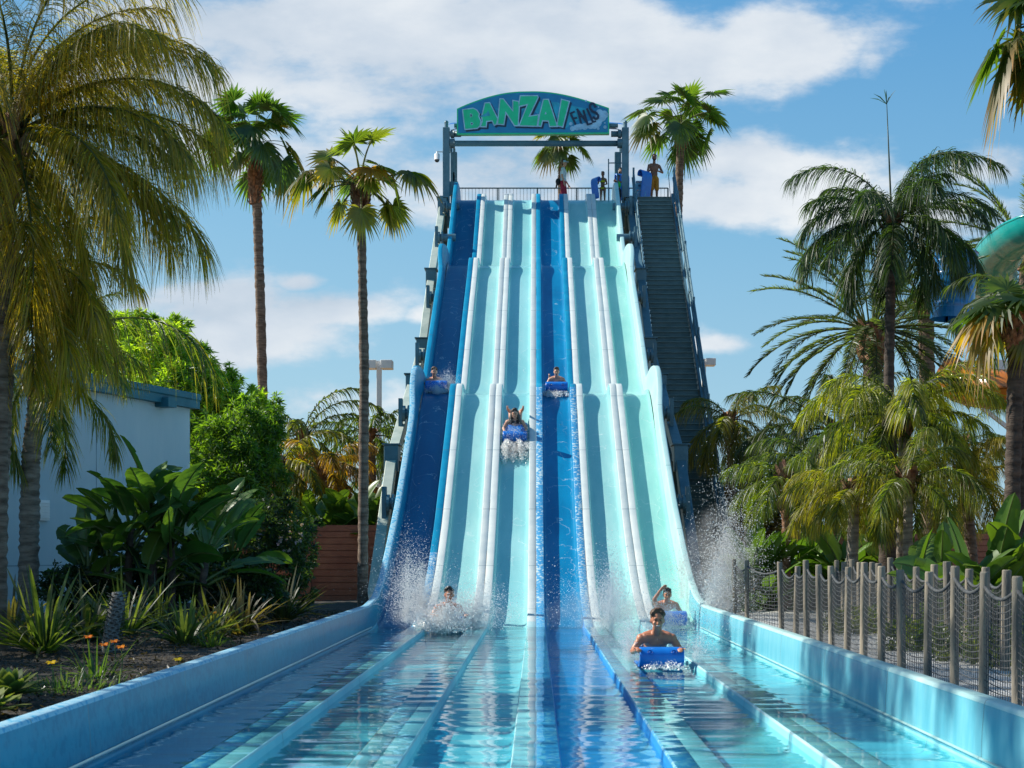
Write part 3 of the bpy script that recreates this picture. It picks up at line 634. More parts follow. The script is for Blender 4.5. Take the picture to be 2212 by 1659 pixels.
def rachis(base, azm, el, L, bend, n=26, sway=0.0):
    t = np.linspace(0, 1, n); e = el-bend*t**1.25; a = azm+sway*t
    dd = np.stack([np.cos(e)*np.cos(a), np.cos(e)*np.sin(a), np.sin(e)], -1)
    P = np.concatenate([[np.zeros(3)], np.cumsum((dd[1:]+dd[:-1])/2*(L/(n-1)), 0)])+np.array(base)
    return t, P, dd
def feather(mb, base, azm, el, L, bend, nl=60, ll=.6, hang=.8, width=.028, plume=.5, theta=60, c1=GR, c2=YG, tip=None, bare=.16, sway=0, rr=.02, vee=0., rib=(.10,.12,.04), yel=.35):
    """one feather palm frond: bending midrib with leaflets on both sides"""
    t, P, dd = rachis(base, azm, el, L, bend, sway=sway)
    tube(mb, P, rr*(1-.85*t)+.002, 4, 0, rib, cap=False)
    m = nl*2; u = np.repeat(np.linspace(bare, .995, nl), 2)+rng.normal(0, .004, m); u = np.clip(u, bare, 1); sg = np.tile([-1., 1.], nl)
    B = np.stack([np.interp(u, t, P[:, i]) for i in range(3)], -1); T = nrm(np.stack([np.interp(u, t, dd[:, i]) for i in range(3)], -1))
    side = nrm(np.cross(T, [0, 0, 1.])+1e-6)*sg[:, None]; up = nrm(np.cross(T, side)*sg[:, None]); up = up*np.sign(up[:, 2:3]+1e-9)
    v = (u-bare)/(1-bare); th = np.radians(theta*(1-.45*v)+rng.normal(0, 6, m))
    d = T*np.cos(th)[:, None]+side*np.sin(th)[:, None]+up*(vee+rng.normal(0, plume, m))[:, None]
    d = nrm(d)
    Ls = ll*np.clip(np.sin(np.pi*np.clip(.12+.80*v, 0, 1)), .25, 1)**.55*rng.uniform(.8, 1.12, m)
    s = nrm(np.cross(d, nrm(rng.normal(0, 1, (m, 3))*.6+T)))
    q = np.clip(rng.beta(1.2, 2.2, m)*yel*2.2, 0, 1); cols = mixc(c1, c2, q)*rng.uniform(.65, 1.3, m)[:, None]
    tc_ = None if tip is None else mixc(cols, tip, rng.uniform(0, 1, m)**1.5)
    ribbons(mb, B, d, s, Ls, width*rng.uniform(.75, 1.2, m), hang*rng.uniform(.75, 1.25, m), [.5, 1, .95, .7, .1], cols, tc_)
def trunk(mb, pts, r0, r1, rings=0, lump=.04, n=12, steps=60, mi=0):
    P0 = np.array(pts, float); s = np.linspace(0, 1, len(P0)); u = np.linspace(0, 1, steps)
    if len(P0) > 2:
        P = np.stack([np.interp(u, s, P0[:, i]) for i in range(3)], -1); ke = np.ones(9)/9
        for i in range(2): P[:, i] = np.convolve(np.pad(P[:, i], 4, mode='edge'), ke, mode='valid')
    else: P = P0[0]+(P0[1]-P0[0])*u[:, None]
    r = (r0*(1-u)+r1*u)*(1+lump*rng.normal(0, 1, steps)); r[:3] *= np.array([1.35, 1.2, 1.1])
    if rings: r *= 1+.05*np.sign(np.sin(u*rings*6.28))
    tube(mb, P, r, n, mi)
def boots(mb, top, h, r, n=70, size=.14, mi=0):
    """stubs of old leaf bases round the upper trunk"""
    top = np.array(top); tube(mb, [top-np.array([0,0,h]), top-np.array([0,0,h*.5]), top+np.array([0,0,.1])], [r*.9, r*1.1, r*.9], 12, mi)
    z = rng.uniform(0, 1, n); a = rng.uniform(0, 6.28, n); rad = r*(.95+.15*np.sin(z*3.1))
    B = top+np.stack([np.cos(a)*rad, np.sin(a)*rad, -h*z], -1); d = nrm(np.stack([np.cos(a)*.5, np.sin(a)*.5, np.ones(n)*.9], -1)); s = np.stack([-np.sin(a), np.cos(a), 0*a], -1)
    ribbons(mb, B, d, s, size*rng.uniform(.7, 1.4, n), size*.6, -.0*a, [1, .9, .35], np.tile((.2,.12,.07), (n, 1)), mi=mi)
LW = 1.0; NLF = 1.45
def feather_palm(label, foot, top, r=.16, n=18, L=3.2, kind='queen', group='feather palms around the slide', c1=GR, c2=YG, tip=None, yel=.35, bark='bark', spear=False, extra=(), nl=58, boot=.5, el0=82, el1=-25, width=.028, bend=(1.2,1.9), hang=.8, mid=None, skip=None, azbias=None, name=None, llen=None, rings=40):
    width = width*LW; foot = Vector(foot); top = Vector(top)
    o = thing(name or ('queen_palm' if kind == 'queen' else 'date_palm'), label, 'palm tree', foot, group=group)
    top_l = np.array(top-foot); mb = MB()
    pts = [(0, 0, 0)]+([tuple(Vector(mid)-foot)] if mid is not None else [])+[tuple(top_l)]
    trunk(mb, pts, r*1.12, r*.85, rings=rings, n=14, steps=90); mb.build('trunk', M[bark], o)
    if boot: mb = MB(); boots(mb, top_l+np.array([0,0,.1]), boot*1.6, r*1.15, 50, .22 if kind == 'queen' else .3); mb.build('leaf_base', M['boot'], o)
    mb = MB()
    n = int(n*1.0)
    for i in range(n):
        f_ = (i+.5)/n; a = i*2.39996+rng.normal(0, .15) if azbias is None else azbias(i, n)
        el = R(el0+(el1-el0)*f_**.85+rng.normal(0, 5)); LL = L*(.75+.35*math.sin(math.pi*(.2+.7*f_)))*rng.uniform(.9, 1.08)
        if skip and skip(a, el): continue
        if kind == 'queen':
            feather(mb, top_l+np.array([math.cos(a), math.sin(a), 0])*r*.6, a, el, LL, rng.uniform(*bend)*(1-.35*f_), int(nl*NLF), llen or .17*L+.1, hang, width, .42, 62, c1, c2, tip, sway=rng.normal(0, .2), rr=.012*L/1.2*.8+.004, yel=yel)
        else:
            feather(mb, top_l+np.array([math.cos(a), math.sin(a), 0])*r*.8, a, el, LL, rng.uniform(.7, 1.15), nl, llen or .13*L, .12, width, .12, 48, c1, c2, tip, vee=.25, bare=.2, sway=rng.normal(0, .1), rr=.03, yel=yel)
    for e in extra: feather(mb, top_l, *e[:4], int(nl*NLF), e[4] if len(e) > 4 else (llen or .17*L+.1), hang, width, .42, 62, c1, c2, tip, rr=.02, yel=yel)
    if spear:
        tube(mb, [top_l, top_l+np.array([-.05, 0, L*.6]), top_l+np.array([-.12, 0, spear])], [.03, .018, .006], 5, 0, c1)
        ribbons(mb, np.tile(top_l+np.array([-.11, 0, spear*.9]), (9, 1)), nrm(rng.normal(0, .35, (9, 3))+np.array([0, 0, 1.])), nrm(rng.normal(0, 1, (9, 3))), .5, .03, .3, [.6, 1, .1], c1)
    mb.build('crown', M['leaf'], o)
    return o
def fan_leaf(mb, base, azm, el, Lp, Rb, c1=GR, c2=YG, tip=None, yel=.3, spread=2.35, nseg=34, droop=.45, tilt=None, fold=.25):
    t, P, dd = rachis(base, azm, el, Lp, R(22)+.3*rng.random(), 10)
    tube(mb, P, .022*(1-.4*t), 5, 0, (.16,.17,.05), cap=False)
    hub = P[-1]; T = dd[-1]; side = nrm(np.cross(T, [0, 0, 1.])+1e-6); up = np.cross(side, T)
    # blade plane tips down from the stalk and rolls a little
    tl = R(-25)+rng.normal(0, .25) if tilt is None else tilt; T2 = T*math.cos(tl)+up*math.sin(tl); up2 = up*math.cos(tl)-T*math.sin(tl); rl = rng.normal(0, .35)
    side = side*math.cos(rl)+up2*math.sin(rl); up2 = np.cross(side, T2)
    ang = np.linspace(-spread, spread, nseg)+rng.normal(0, .015, nseg); fl = fold*(np.abs(ang)/spread)**1.5
    d = nrm(T2*np.cos(ang)[:, None]+side*np.sin(ang)[:, None]+up2*(fl+.05*np.tile([1, -1], nseg)[:nseg])[:, None])
    s = nrm(-T2*np.sin(ang)[:, None]+side*np.cos(ang)[:, None]+up2*(.45*np.tile([1, -1], nseg)[:nseg])[:, None])
    Ls = Rb*(1-.30*(np.abs(ang)/spread)**2)*rng.uniform(.9, 1.08, nseg)
    q = np.clip(rng.beta(1.3, 2.5)*yel*2+rng.normal(0, .08, nseg), 0, 1); cols = mixc(c1, c2, q)
    ribbons(mb, np.tile(hub, (nseg, 1)), d, s, Ls, Rb*2*spread/nseg*1.0, droop*rng.uniform(.7, 1.3, nseg), [.03, .28, .58, .85, .80, .45, .22, .03], cols, None if tip is None else mixc(cols, tip, rng.uniform(.2, 1, nseg)))
def fan_palm(label, foot, top, r0=.17, r1=.13, n=26, Lp=.9, Rb=.85, group='fan palms on bare trunks', c1=GR, c2=YG, yel=.35, oldtip=OR, boot_h=1.2, mid=None, bark='bark', extra=(), el1=-55, seg=34, old=.25):
    foot = Vector(foot); top = Vector(top); o = thing('fan_palm', label, 'palm tree', foot, group=group); tp = np.array(top-foot)
    pts = [(0, 0, 0)]+([tuple(Vector(mid)-foot)] if mid is not None else [])+[tuple(tp)]
    mb = MB(); trunk(mb, pts, r0, r1, rings=34, lump=.03, steps=110, n=12); mb.build('trunk', M[bark], o)
    mb = MB(); boots(mb, tp, boot_h, r1*1.45, 150, .16); mb.build('leaf_base', M['boot'], o)
    mb = MB()
    for i in range(n):
        f_ = (i+.5)/n; a = i*2.39996+rng.normal(0, .25); el = R(88+(el1-88)*f_**.9+rng.normal(0, 6)); dead = f_ > 1-old
        fan_leaf(mb, tp+np.array([0, 0, .05]), a, el, Lp*rng.uniform(.75, 1.2), Rb*rng.uniform(.8, 1.15), c1, c2, oldtip if (dead or rng.random() < .06) else None, yel*(1.5 if dead else 1), droop=.14+.42*f_*rng.uniform(.7, 1.2), nseg=seg)
    for e in extra: fan_leaf(mb, tp, *e[:4], **(e[4] if len(e) > 4 else {}))
    mb.build('crown', M['leaf'], o); return o
def paddle(mb, base, azm, el, Lp, Lb, Wb, c, bend=.9, fold=.35, tears=2, roll=None, rib=(.12,.18,.05)):
    """one banana-like leaf: stalk, then a broad blade folded along its midrib"""
    n = 16; t, P, dd = rachis(base, azm, el, Lp+Lb, bend, n+8); k0 = int(len(t)*Lp/(Lp+Lb))
    tube(mb, P, .024*(1-.8*t)+.003, 5, 0, rib, cap=False)
    Pb = P[k0:]; D = dd[k0:]; k = len(Pb); u = np.linspace(0, 1, k); side = nrm(np.cross(D, [0, 0, 1.])+1e-6); up = np.cross(side, D)
    rl = rng.normal(0, .5) if roll is None else roll; s2 = side*math.cos(rl)+up*math.sin(rl); u2 = np.cross(s2, D)
    w_ = Wb*.5*np.clip(np.sin(np.pi*np.clip(u*.93+.07, 0, 1)), 0, 1)**.5*(1-.15*u); w_[-1] *= .3
    for sg in (-1, 1):
        wv = w_*(1+rng.normal(0, .05, k)); cuts = rng.choice(np.arange(3, k-2), tears, replace=False) if tears else []
        c0 = 0; edges = sorted(list(cuts))+[k-1]
        for ce in edges:
            idx = np.arange(c0, ce+1); sh = rng.normal(0, .12) if tears else 0
            m_ = len(idx)
            A = Pb[idx]; ff = fold+sh
            Bm = A+sg*s2[idx]*wv[idx, None]*.55*math.cos(ff)+u2[idx]*wv[idx, None]*.55*math.sin(ff)*1.0
            Cc = A+sg*s2[idx]*wv[idx, None]*math.cos(ff)+u2[idx]*wv[idx, None]*(math.sin(ff)*.8-.12)
            V = np.stack([A, Bm, Cc], 1).reshape(-1, 3); i = np.arange(m_-1)[:, None]*3; j = np.arange(2)[None]
            cc = np.array(c)*rng.uniform(.85, 1.15); C = np.tile(cc, (len(V), 1)); C[0::3] *= 1.25
            mb.add(V, np.stack([i+j, i+j+1, i+3+j+1, i+3+j], -1).reshape(-1, 4), C); c0 = ce
def paddle_plant(label, foot, stems, group='broad-leaved bird of paradise clumps', name='bird_of_paradise', flowers=0):
    """stems: list of (dx, dy, height, leaves, stalk, blade length, blade width, colour, lean azimuth or None)"""
    o = thing(name, label, 'plant', foot, group=group)
    mt = MB(); ml = MB()
    for (dx, dy, h, nl_, Lp, Lb, Wb, c, la) in stems:
        top = np.array([dx+rng.normal(0, .06), dy, h]); tube(mt, [(dx, dy, -.02), (dx, dy, h*.5), tuple(top)], [.07, .06, .05], 8)
        pl = rng.uniform(0, 6.28) if la is None else la
        for i in range(nl_):
            f_ = (i+.5)/nl_; a = pl+(math.pi if i % 2 else 0)+rng.normal(0, .55); el = R(86-62*f_**1.1+rng.normal(0, 6))
            cc = mixc(c, YG if rng.random() < .7 else DK, rng.uniform(0, .5))
            paddle(ml, top-np.array([0, 0, .04*i]), a, el, Lp*rng.uniform(.7, 1.15), Lb*rng.uniform(.75, 1.12), Wb*1.35*rng.uniform(.8, 1.1), cc, bend=rng.uniform(.4, 1.3), tears=int(rng.integers(0, 4)))
    mt.build('stem', M['bark_dark'], o); ml.build('foliage', M['broad'], o)
    for i in range(flowers):
        mf = MB(); p = np.array([rng.uniform(-1.2, 1.2), -.35, rng.uniform(.9, 1.7)]); ribbons(mf, np.tile(p, (7, 1)), nrm(rng.normal(0, .5, (7, 3))+np.array([.4, 0, .8])), nrm(rng.normal(0, 1, (7, 3))), .22, .04, .1, [.5, 1, .1], (.5,.55,.6)); mf.build('flower', M['broad'], o)
    return o
def strap_plant(label, foot, n=60, L=1.1, W_=.045, c1=(.05,.08,.03), c2=(.14,.17,.06), droop=.5, name='flax_plant', group='strap-leaved flax clumps in the left bed', spread=.85, cat='plant', r=.12):
    o = thing(name, label, cat, foot, group=group); mb = MB()
    a = rng.uniform(0, 6.28, n); e = np.radians(rng.uniform(90-spread*75, 88, n)); B = np.stack([np.cos(a)*r*rng.random(n), np.sin(a)*r*rng.random(n), 0*a], -1)
    d = np.stack([np.cos(e)*np.cos(a), np.cos(e)*np.sin(a), np.sin(e)], -1); s = nrm(np.stack([-np.sin(a), np.cos(a), rng.normal(0, .4, n)], -1))
    cols = mixc(c1, c2, rng.beta(1.2, 1.6, n))
    ribbons(mb, B, d, s, L*rng.uniform(.55, 1.15, n), W_*rng.uniform(.7, 1.2, n), droop*rng.uniform(.2, 1.4, n), [.7, 1, 1, .9, .75, .5, .05], cols, mixc(cols, (.2,.15,.06), rng.random(n)*.4))
    mb.build('leaves', M['leaf'], o); return o
def leafy(mb, blobs, n_clump, per, size, c1, c2, wid=.35, droop=.2, elong=1.0, tone=.35):
    """leaf-sized blades scattered in clumps through several ellipsoids (centre, radii)"""
    tot = sum(b[1][0]*b[1][2] for b in blobs)
    for c, r in blobs:
        m = max(3, int(n_clump*r[0]*r[2]/tot)); v = nrm(rng.normal(0, 1, (m, 3))); rad = rng.uniform(.55, 1.06, m)**.7
        Cc = np.array(c)+v*rad[:, None]*np.array(r); sz = rng.uniform(.10, .24, m)*(r[0]+r[2])*.5
        ct = np.clip(rng.normal(.45, tone, m), 0, 1)
        P = np.repeat(Cc, per, 0)+rng.normal(0, 1, (m*per, 3))*np.repeat(sz, per)[:, None]*.55
        d = nrm(rng.normal(0, 1, (m*per, 3))+np.repeat(v, per, 0)*.7+np.array([0, 0, .1])); s = nrm(np.cross(d, rng.normal(0, 1, (m*per, 3))))
        cols = mixc(c1, c2, np.clip(np.repeat(ct, per)+rng.normal(0, .15, m*per), 0, 1))*rng.uniform(.75, 1.25, m*per)[:, None]
        ribbons(mb, P, d, s, size*rng.uniform(.6, 1.3, m*per)*elong, size*wid*rng.uniform(.8, 1.2, m*per), droop, [.25, 1, .05], cols)
def leaf_tree(label, foot, blobs, n=900, per=26, size=.16, c1=(.04,.09,.015), c2=(.17,.25,.03), stem_h=2.0, r=.12, name='leafy_tree', cat='tree', group=None, wid=.28, elong=1.2, droop=.2, tone=.35, limbs=6, fray=0):
    foot = Vector(foot); o = thing(name, label, cat, foot, group=group); mt = MB()
    if fray: blobs = [(c, tuple(np.array(rr)*.86)) for c, rr in blobs]+[(tuple(np.array(c)+nrm(rng.normal(0, 1, 3)*[1, .4, 1]+[0, 0, .35])*np.array(rr)*rng.uniform(.85, 1.2)), tuple(np.array(rr)*rng.uniform(.16, .34)*np.array([.8, .8, 1.25]))) for c, rr in blobs for _ in range(fray)]
    bl = [(tuple(Vector(c)-foot), rr) for c, rr in blobs]; ctr = np.mean([b[0] for b in bl], 0)
    trunk(mt, [(0, 0, 0), (ctr[0]*.5, ctr[1]*.5, stem_h)], r, r*.7, steps=20)
    for i in range(min(limbs, 99)):
        b = bl[i % len(bl)]; q = np.array(b[0])+rng.normal(0, .35, 3)*np.array(b[1]); tube(mt, [(ctr[0]*.5, ctr[1]*.5, stem_h*.9), tuple((np.array([ctr[0]*.5, ctr[1]*.5, stem_h])+q)/2+rng.normal(0, .15, 3)), tuple(q)], [r*.6, r*.35, r*.1], 7)
    mt.build('trunk', M['bark_dark'], o); mb = MB(); leafy(mb, bl, n, per, size, c1, c2, wid, droop, elong, tone); mb.build('crown', M['leaf'], o)
    return o
GZ = .33
# ---------------------------------------------------------------- tall fan palms
fan_palm('taller fan palm left of the slide, thick ragged boots under a round crown', (ax(578,62), 62, .14), at(551,312,62), .22, .19, 30, 1.6, 1.15, mid=at(562,640,62), boot_h=2.5, yel=.15, el1=-22, old=.08,
         c1=(.055,.12,.03), c2=(.18,.24,.035))
fan_palm('fan palm close to the slide with yellowed lower fans and red boots', (ax(783,27.8), 27.8, .14), at(779,405,27.8), .102, .078, 17, .78, .54, mid=at(787,800,27.8), boot_h=.55, yel=.4, el1=-38, old=.35, c1=(.06,.115,.025), c2=(.26,.26,.03),
         extra=((R(188), R(28), 1.02, .66, dict(c1=GR, c2=YG, tip=OR, droop=.8)), (R(352), R(25), 1.0, .75, dict(c1=GR, c2=YG, tip=OR, droop=.7)), (R(170), R(52), .75, .55, dict(c1=YG, c2=OR, tip=OR, yel=.8, droop=.8)), (R(-60), R(42), .55, .62, dict(c1=OR, c2=OR, tip=OR, droop=.5))))
fan_palm('fan palm rising behind the stair head, orange boots below its crown', (ax(1463,62), 62, .14), at(1471,272,62), .20, .16, 20, 1.6, 1.0, mid=at(1464,500,62), boot_h=1.0, yel=.2, el1=-18, old=.0, bark='bark', c1=(.055,.12,.025), c2=(.18,.23,.03))
fan_palm('distant fan palm seen through the gate under the arched sign', (ax(1212,88), 88, .14), at(1214,318,88), .22, .17, 13, 1.1, 1.1, mid=at(1212,400,88), boot_h=.7, yel=.35, el1=-25, old=.1)
fan_palm('fan palm at the upper right edge, one brown-tipped fan hanging into view', (ax(2330,19), 19, .14), at(2268,70,19), .17, .14, 14, .6, .65, boot_h=.7, yel=.5, el1=-50, old=.2,
         extra=((R(186), R(-6), .55, .98, dict(c1=GR, c2=(.20,.17,.05), tip=(.5,.24,.05), droop=.62, tilt=-.5, nseg=44)), (R(200), R(50), .6, .7, dict(c1=GR, c2=YG, tip=(.3,.2,.06), droop=.5))))
fan_palm('dark-trunked fan palm at the right edge with orange-brown hanging fans', (ax(2180,23), 23, .14), at(2196,690,23), .13, .12, 11, .5, .58, boot_h=.5, bark='bark_dark', yel=.6, el1=-40, old=.5,
         extra=((R(180), R(30), .45, .85, dict(c1=YG, c2=OR, tip=(.5,.22,.04), droop=.7)), (R(195), R(5), .5, .75, dict(c1=YG, c2=OR, tip=(.5,.22,.04), droop=.8)), (R(215), R(55), .45, .7, dict(c1=GR, c2=YG, droop=.3))))
# ---------------------------------------------------------------- feather palms, left
LG = 'drooping feather palms at the left edge'
feather_palm('large overhanging feather palm, its crown filling the upper left corner', (ax(-8,15.5), 15.5, GZ), at(26,290,15.5), .095, 32, 2.12, c1=(.075,.115,.015), c2=(.44,.31,.03), tip=(.62,.38,.04), yel=.6, bark='bark', group=LG, nl=115, el0=88, el1=-50, width=.011, hang=1.0, llen=.59,
             extra=((R(-8), R(42), 2.61, 1.65, 0.62), (R(4), R(62), 2.57, 1.7, 0.62), (R(-14), R(10), 2.04, .9, 0.53), (R(-2), R(25), 2.35, 1.2, 0.62), (R(10), R(-8), 1.86, .7, 0.53), (R(-25), R(62), 2.30, 1.6, 0.62), (R(-5), R(75), 2.30, 1.5, 0.62), (R(20), R(50), 2.21, 1.4, 0.62), (R(-40), R(82), 2.66, 1.7, 0.62), (R(60), R(78), 2.66, 1.7, 0.62), (R(-10), R(84), 2.75, 1.9, 0.62), (R(10), R(70), 2.57, 1.8, 0.62)), mid=at(-2, 800, 15.5))
feather_palm('shaggy-trunked feather palm before the white building, one frond arching right', (ax(60,21.5), 21.5, GZ), at(85,800,21.5), .135, 13, 1.7, c1=(.05,.11,.015), c2=(.22,.24,.03), tip=(.4,.27,.03), yel=.4, bark='bark_pale', group=LG, nl=60, el0=82, el1=-50, hang=.9, width=.016, boot=.35,
             extra=((R(-4), R(52), 3.15, 2.1, .68), (R(12), R(40), 1.6, 1.4, .5)), mid=at(66, 1000, 21.5))
feather_palm('yellowing feather palm with fronds hanging over the building roof edge', (ax(-22,16.0), 16.0, GZ), at(20,600,16.0), .11, 17, 1.45, c1=(.10,.13,.015), c2=(.42,.30,.03), tip=(.55,.32,.04), yel=.8, group=LG, nl=56, el0=70, el1=-60, hang=.9, width=.016,
             extra=((R(-10), R(10), 1.3, 1.3, .5), (R(-35), R(-15), 1.4, 1.0, .5), (R(5), R(-20), 1.3, .8, .5)))
# ---------------------------------------------------------------- feather palms behind the left bushes
BG = 'feather palms behind the brown fence on the left'
feather_palm('feather palm with two tall wispy fronds left of the lamp pole', (ax(650,44), 44, .14), at(655,940,44), .16, 12, 2.0, group=BG, c2=(.2,.2,.03), yel=.5, nl=40, el0=60, el1=-40, extra=((R(5), R(78), 2.4, 1.5, .5), (R(20), R(62), 2.9, 1.7, .5), (R(175), R(60), 2.2, 1.5, .5)), width=.04)
feather_palm('feather palm with orange fronds between the bush and the thin palm trunk', (ax(710,40), 40, .14), at(700,1010,40), .15, 14, 1.7, group=BG, c1=(.08,.10,.02), c2=(.30,.17,.02), tip=(.45,.2,.03), yel=.9, nl=40, el0=70, el1=-30, width=.04)
feather_palm('green feather palm behind the white lamp pole', (ax(810,46), 46, .14), at(800,940,46), .16, 14, 2.0, group=BG, c2=(.16,.2,.03), nl=40, width=.04, el0=75, el1=-35)
feather_palm('yellow-green feather palm low behind the dark bush', (ax(590,39), 39, .14), at(600,1000,39), .16, 14, 1.8, group=BG, c1=(.05,.09,.02), c2=(.26,.22,.02), yel=.8, nl=40, width=.04, el0=75, el1=-40)
feather_palm('feather palm half hidden by the left rafters of the slide', (ax(870,50), 50, .14), at(868,1000,50), .16, 12, 2.0, group=BG, c2=(.16,.2,.03), nl=36, width=.045)
LW = .58; NLF = 2.1
# ---------------------------------------------------------------- right side palms
RG = 'feather palms beyond the netted fence'
feather_palm('tall dark green feather palm with a bare spear leaf above its crown', (ax(1912,33), 33, .14), at(1926,478,33), .12, 20, 2.1, group=RG, c1=(.028,.065,.022), c2=(.10,.14,.04), yel=.3, nl=66, spear=2.9, el0=78, el1=-48, boot=.55, bark='bark_dark', width=.036, llen=.62, hang=.85,
             extra=((R(190), R(30), 2.4, 1.6, .6), (R(172), R(72), 2.9, 1.9, .6), (R(0), R(76), 3.3, 2.0, .6), (R(-60), R(70), 2.8, 1.9, .6), (R(20), R(80), 3.1, 1.7, .6), (R(12), R(45), 2.8, 1.5, .6), (R(195), R(5), 2.6, 1.2, .6), (R(-20), R(0), 2.3, 1.2, .6)), rings=60)
feather_palm('wide date palm with stiff grey-green fronds behind the tall feather palm', (ax(1890,46), 46, .14), at(1885,712,46), .35, 64, 3.7, kind='date', group='stiff-fronded date palms', c1=(.05,.085,.035), c2=(.15,.17,.06), yel=.4, nl=90, el0=88, el1=-42, width=.042, boot=.7, bark='bark', llen=.42)
feather_palm('date palm at the far upper right behind the teal slide', (ax(2230,52), 52, .14), at(2220,530,52), .35, 40, 3.9, kind='date', group='stiff-fronded date palms', c1=(.06,.10,.04), c2=(.18,.2,.07), yel=.4, nl=80, el0=88, el1=-35, width=.045, boot=.6, llen=.45)
feather_palm('date palm with shaded fronds at the right, beside the blue slide', (ax(2010,56), 56, .14), at(2000,640,56), .32, 34, 3.2, kind='date', group='stiff-fronded date palms', c1=(.05,.08,.03), c2=(.14,.15,.05), yel=.4, nl=80, el0=80, el1=-45, width=.045, boot=.6, llen=.42)
feather_palm('bright yellow-green feather palm in front of the tall dark one', (ax(1944,27.5), 27.5, .14), at(1952,900,27.5), .10, 14, 1.75, group=RG, c1=(.07,.12,.015), c2=(.34,.36,.03), tip=(.50,.38,.03), yel=.6, nl=64, el0=75, el1=-12, width=.028, bark='bark_pale', boot=.3, llen=.5, hang=.85,
             extra=((R(185), R(48), 2.25, 1.9, .5), (R(-3), R(50), 2.15, 1.7, .5), (R(-30), R(60), 1.9, 1.6, .5), (R(200), R(62), 2.0, 1.8, .5)))
feather_palm('short feather palm with golden arching fronds and a grey ringed trunk', (ax(1836,26), 26, .14), at(1846,1058,26), .11, 13, 1.25, group=RG, c1=(.07,.11,.015), c2=(.30,.27,.02), tip=(.42,.28,.02), yel=.7, nl=56, el0=68, el1=-25, width=.024, bark='bark_pale', boot=.25, llen=.38)
feather_palm('feather palm with a slim pale trunk right of the dark tall trunk', (ax(1960,25.5), 25.5, .14), at(1962,1040,25.5), .09, 14, 1.4, group=RG, c1=(.05,.10,.015), c2=(.24,.27,.03), tip=(.4,.3,.03), yel=.45, nl=56, el0=78, el1=-30, width=.024, bark='bark_pale', boot=.2, llen=.42)
feather_palm('feather palm with golden fronds reaching the right edge', (ax(2110,28), 28, .14), at(2085,1030,28), .11, 13, 1.5, group=RG, c1=(.09,.11,.015), c2=(.30,.25,.02), tip=(.45,.28,.02), yel=.9, nl=56, el0=70, el1=-25, width=.026, boot=.2, llen=.42)
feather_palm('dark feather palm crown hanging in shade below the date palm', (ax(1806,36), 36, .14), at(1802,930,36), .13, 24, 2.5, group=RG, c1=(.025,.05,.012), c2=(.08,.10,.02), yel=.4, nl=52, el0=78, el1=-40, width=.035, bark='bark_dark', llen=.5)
feather_palm('feather palm with an orange lower skirt beside the stair foot', (ax(1585,40), 40, .14), at(1578,905,40), .12, 16, 1.6, group=RG, c1=(.045,.085,.02), c2=(.24,.24,.03), tip=(.42,.26,.03), yel=.6, nl=46, el0=78, el1=-50, width=.035, llen=.45)
feather_palm('small feather palm on a red-brown trunk left of the golden one', (ax(1702,29), 29, .14), at(1694,1030,29), .08, 14, 1.2, group=RG, c1=(.045,.09,.02), c2=(.24,.27,.03), yel=.55, nl=48, el0=80, el1=-40, width=.024, bark='boot', llen=.36)
feather_palm('thin-trunked feather palm between the small one and the dark crown', (ax(1762,32), 32, .14), at(1758,1000,32), .09, 13, 1.6, group=RG, c1=(.03,.07,.02), c2=(.14,.17,.03), yel=.5, nl=46, el0=80, el1=-45, width=.026, llen=.4)
feather_palm('blue-green feather palm far right against the sky gap', (ax(2078,54), 54, .14), at(2078,955,54), .15, 14, 2.1, group=RG, c1=BL, c2=(.13,.17,.06), yel=.4, nl=44, el0=78, el1=-40, width=.04, llen=.45)
feather_palm('bluish feather palm further back right of the stair rail', (ax(1640,48), 48, .14), at(1636,960,48), .15, 13, 2.0, group=RG, c1=BL, c2=(.12,.15,.05), yel=.4, nl=40, el0=78, el1=-40, width=.045, llen=.45)
LW = 1.0
# bare trunks that stand among them
for lb, px, D, ytop, r, bk in (('thick dark ringed palm trunk in the middle of the right group', 1915, 27, 900, .17, 'bark_dark'), ('very dark wide palm trunk at the right edge of the photo', 2206, 27, 640, .17, 'bark_dark')):
    o = thing('palm_trunk', lb, 'palm tree', (ax(px, D), D, .14)); mb = MB(); h = az(ytop, D)-.14; trunk(mb, [(0, 0, 0), (.06, 0, h)], r, r*.85, rings=40, n=14); mb.build('trunk', M[bk], o)
    mb = MB()
    for i in range(9): feather(mb, np.array([.06, 0, h]), i*2.4, R(60-i*12), 1.7, 1.4, 40, .4, .8, .026, .4, 60, (.03,.06,.015), (.12,.14,.02))
    mb.build('crown', M['leaf'], o)
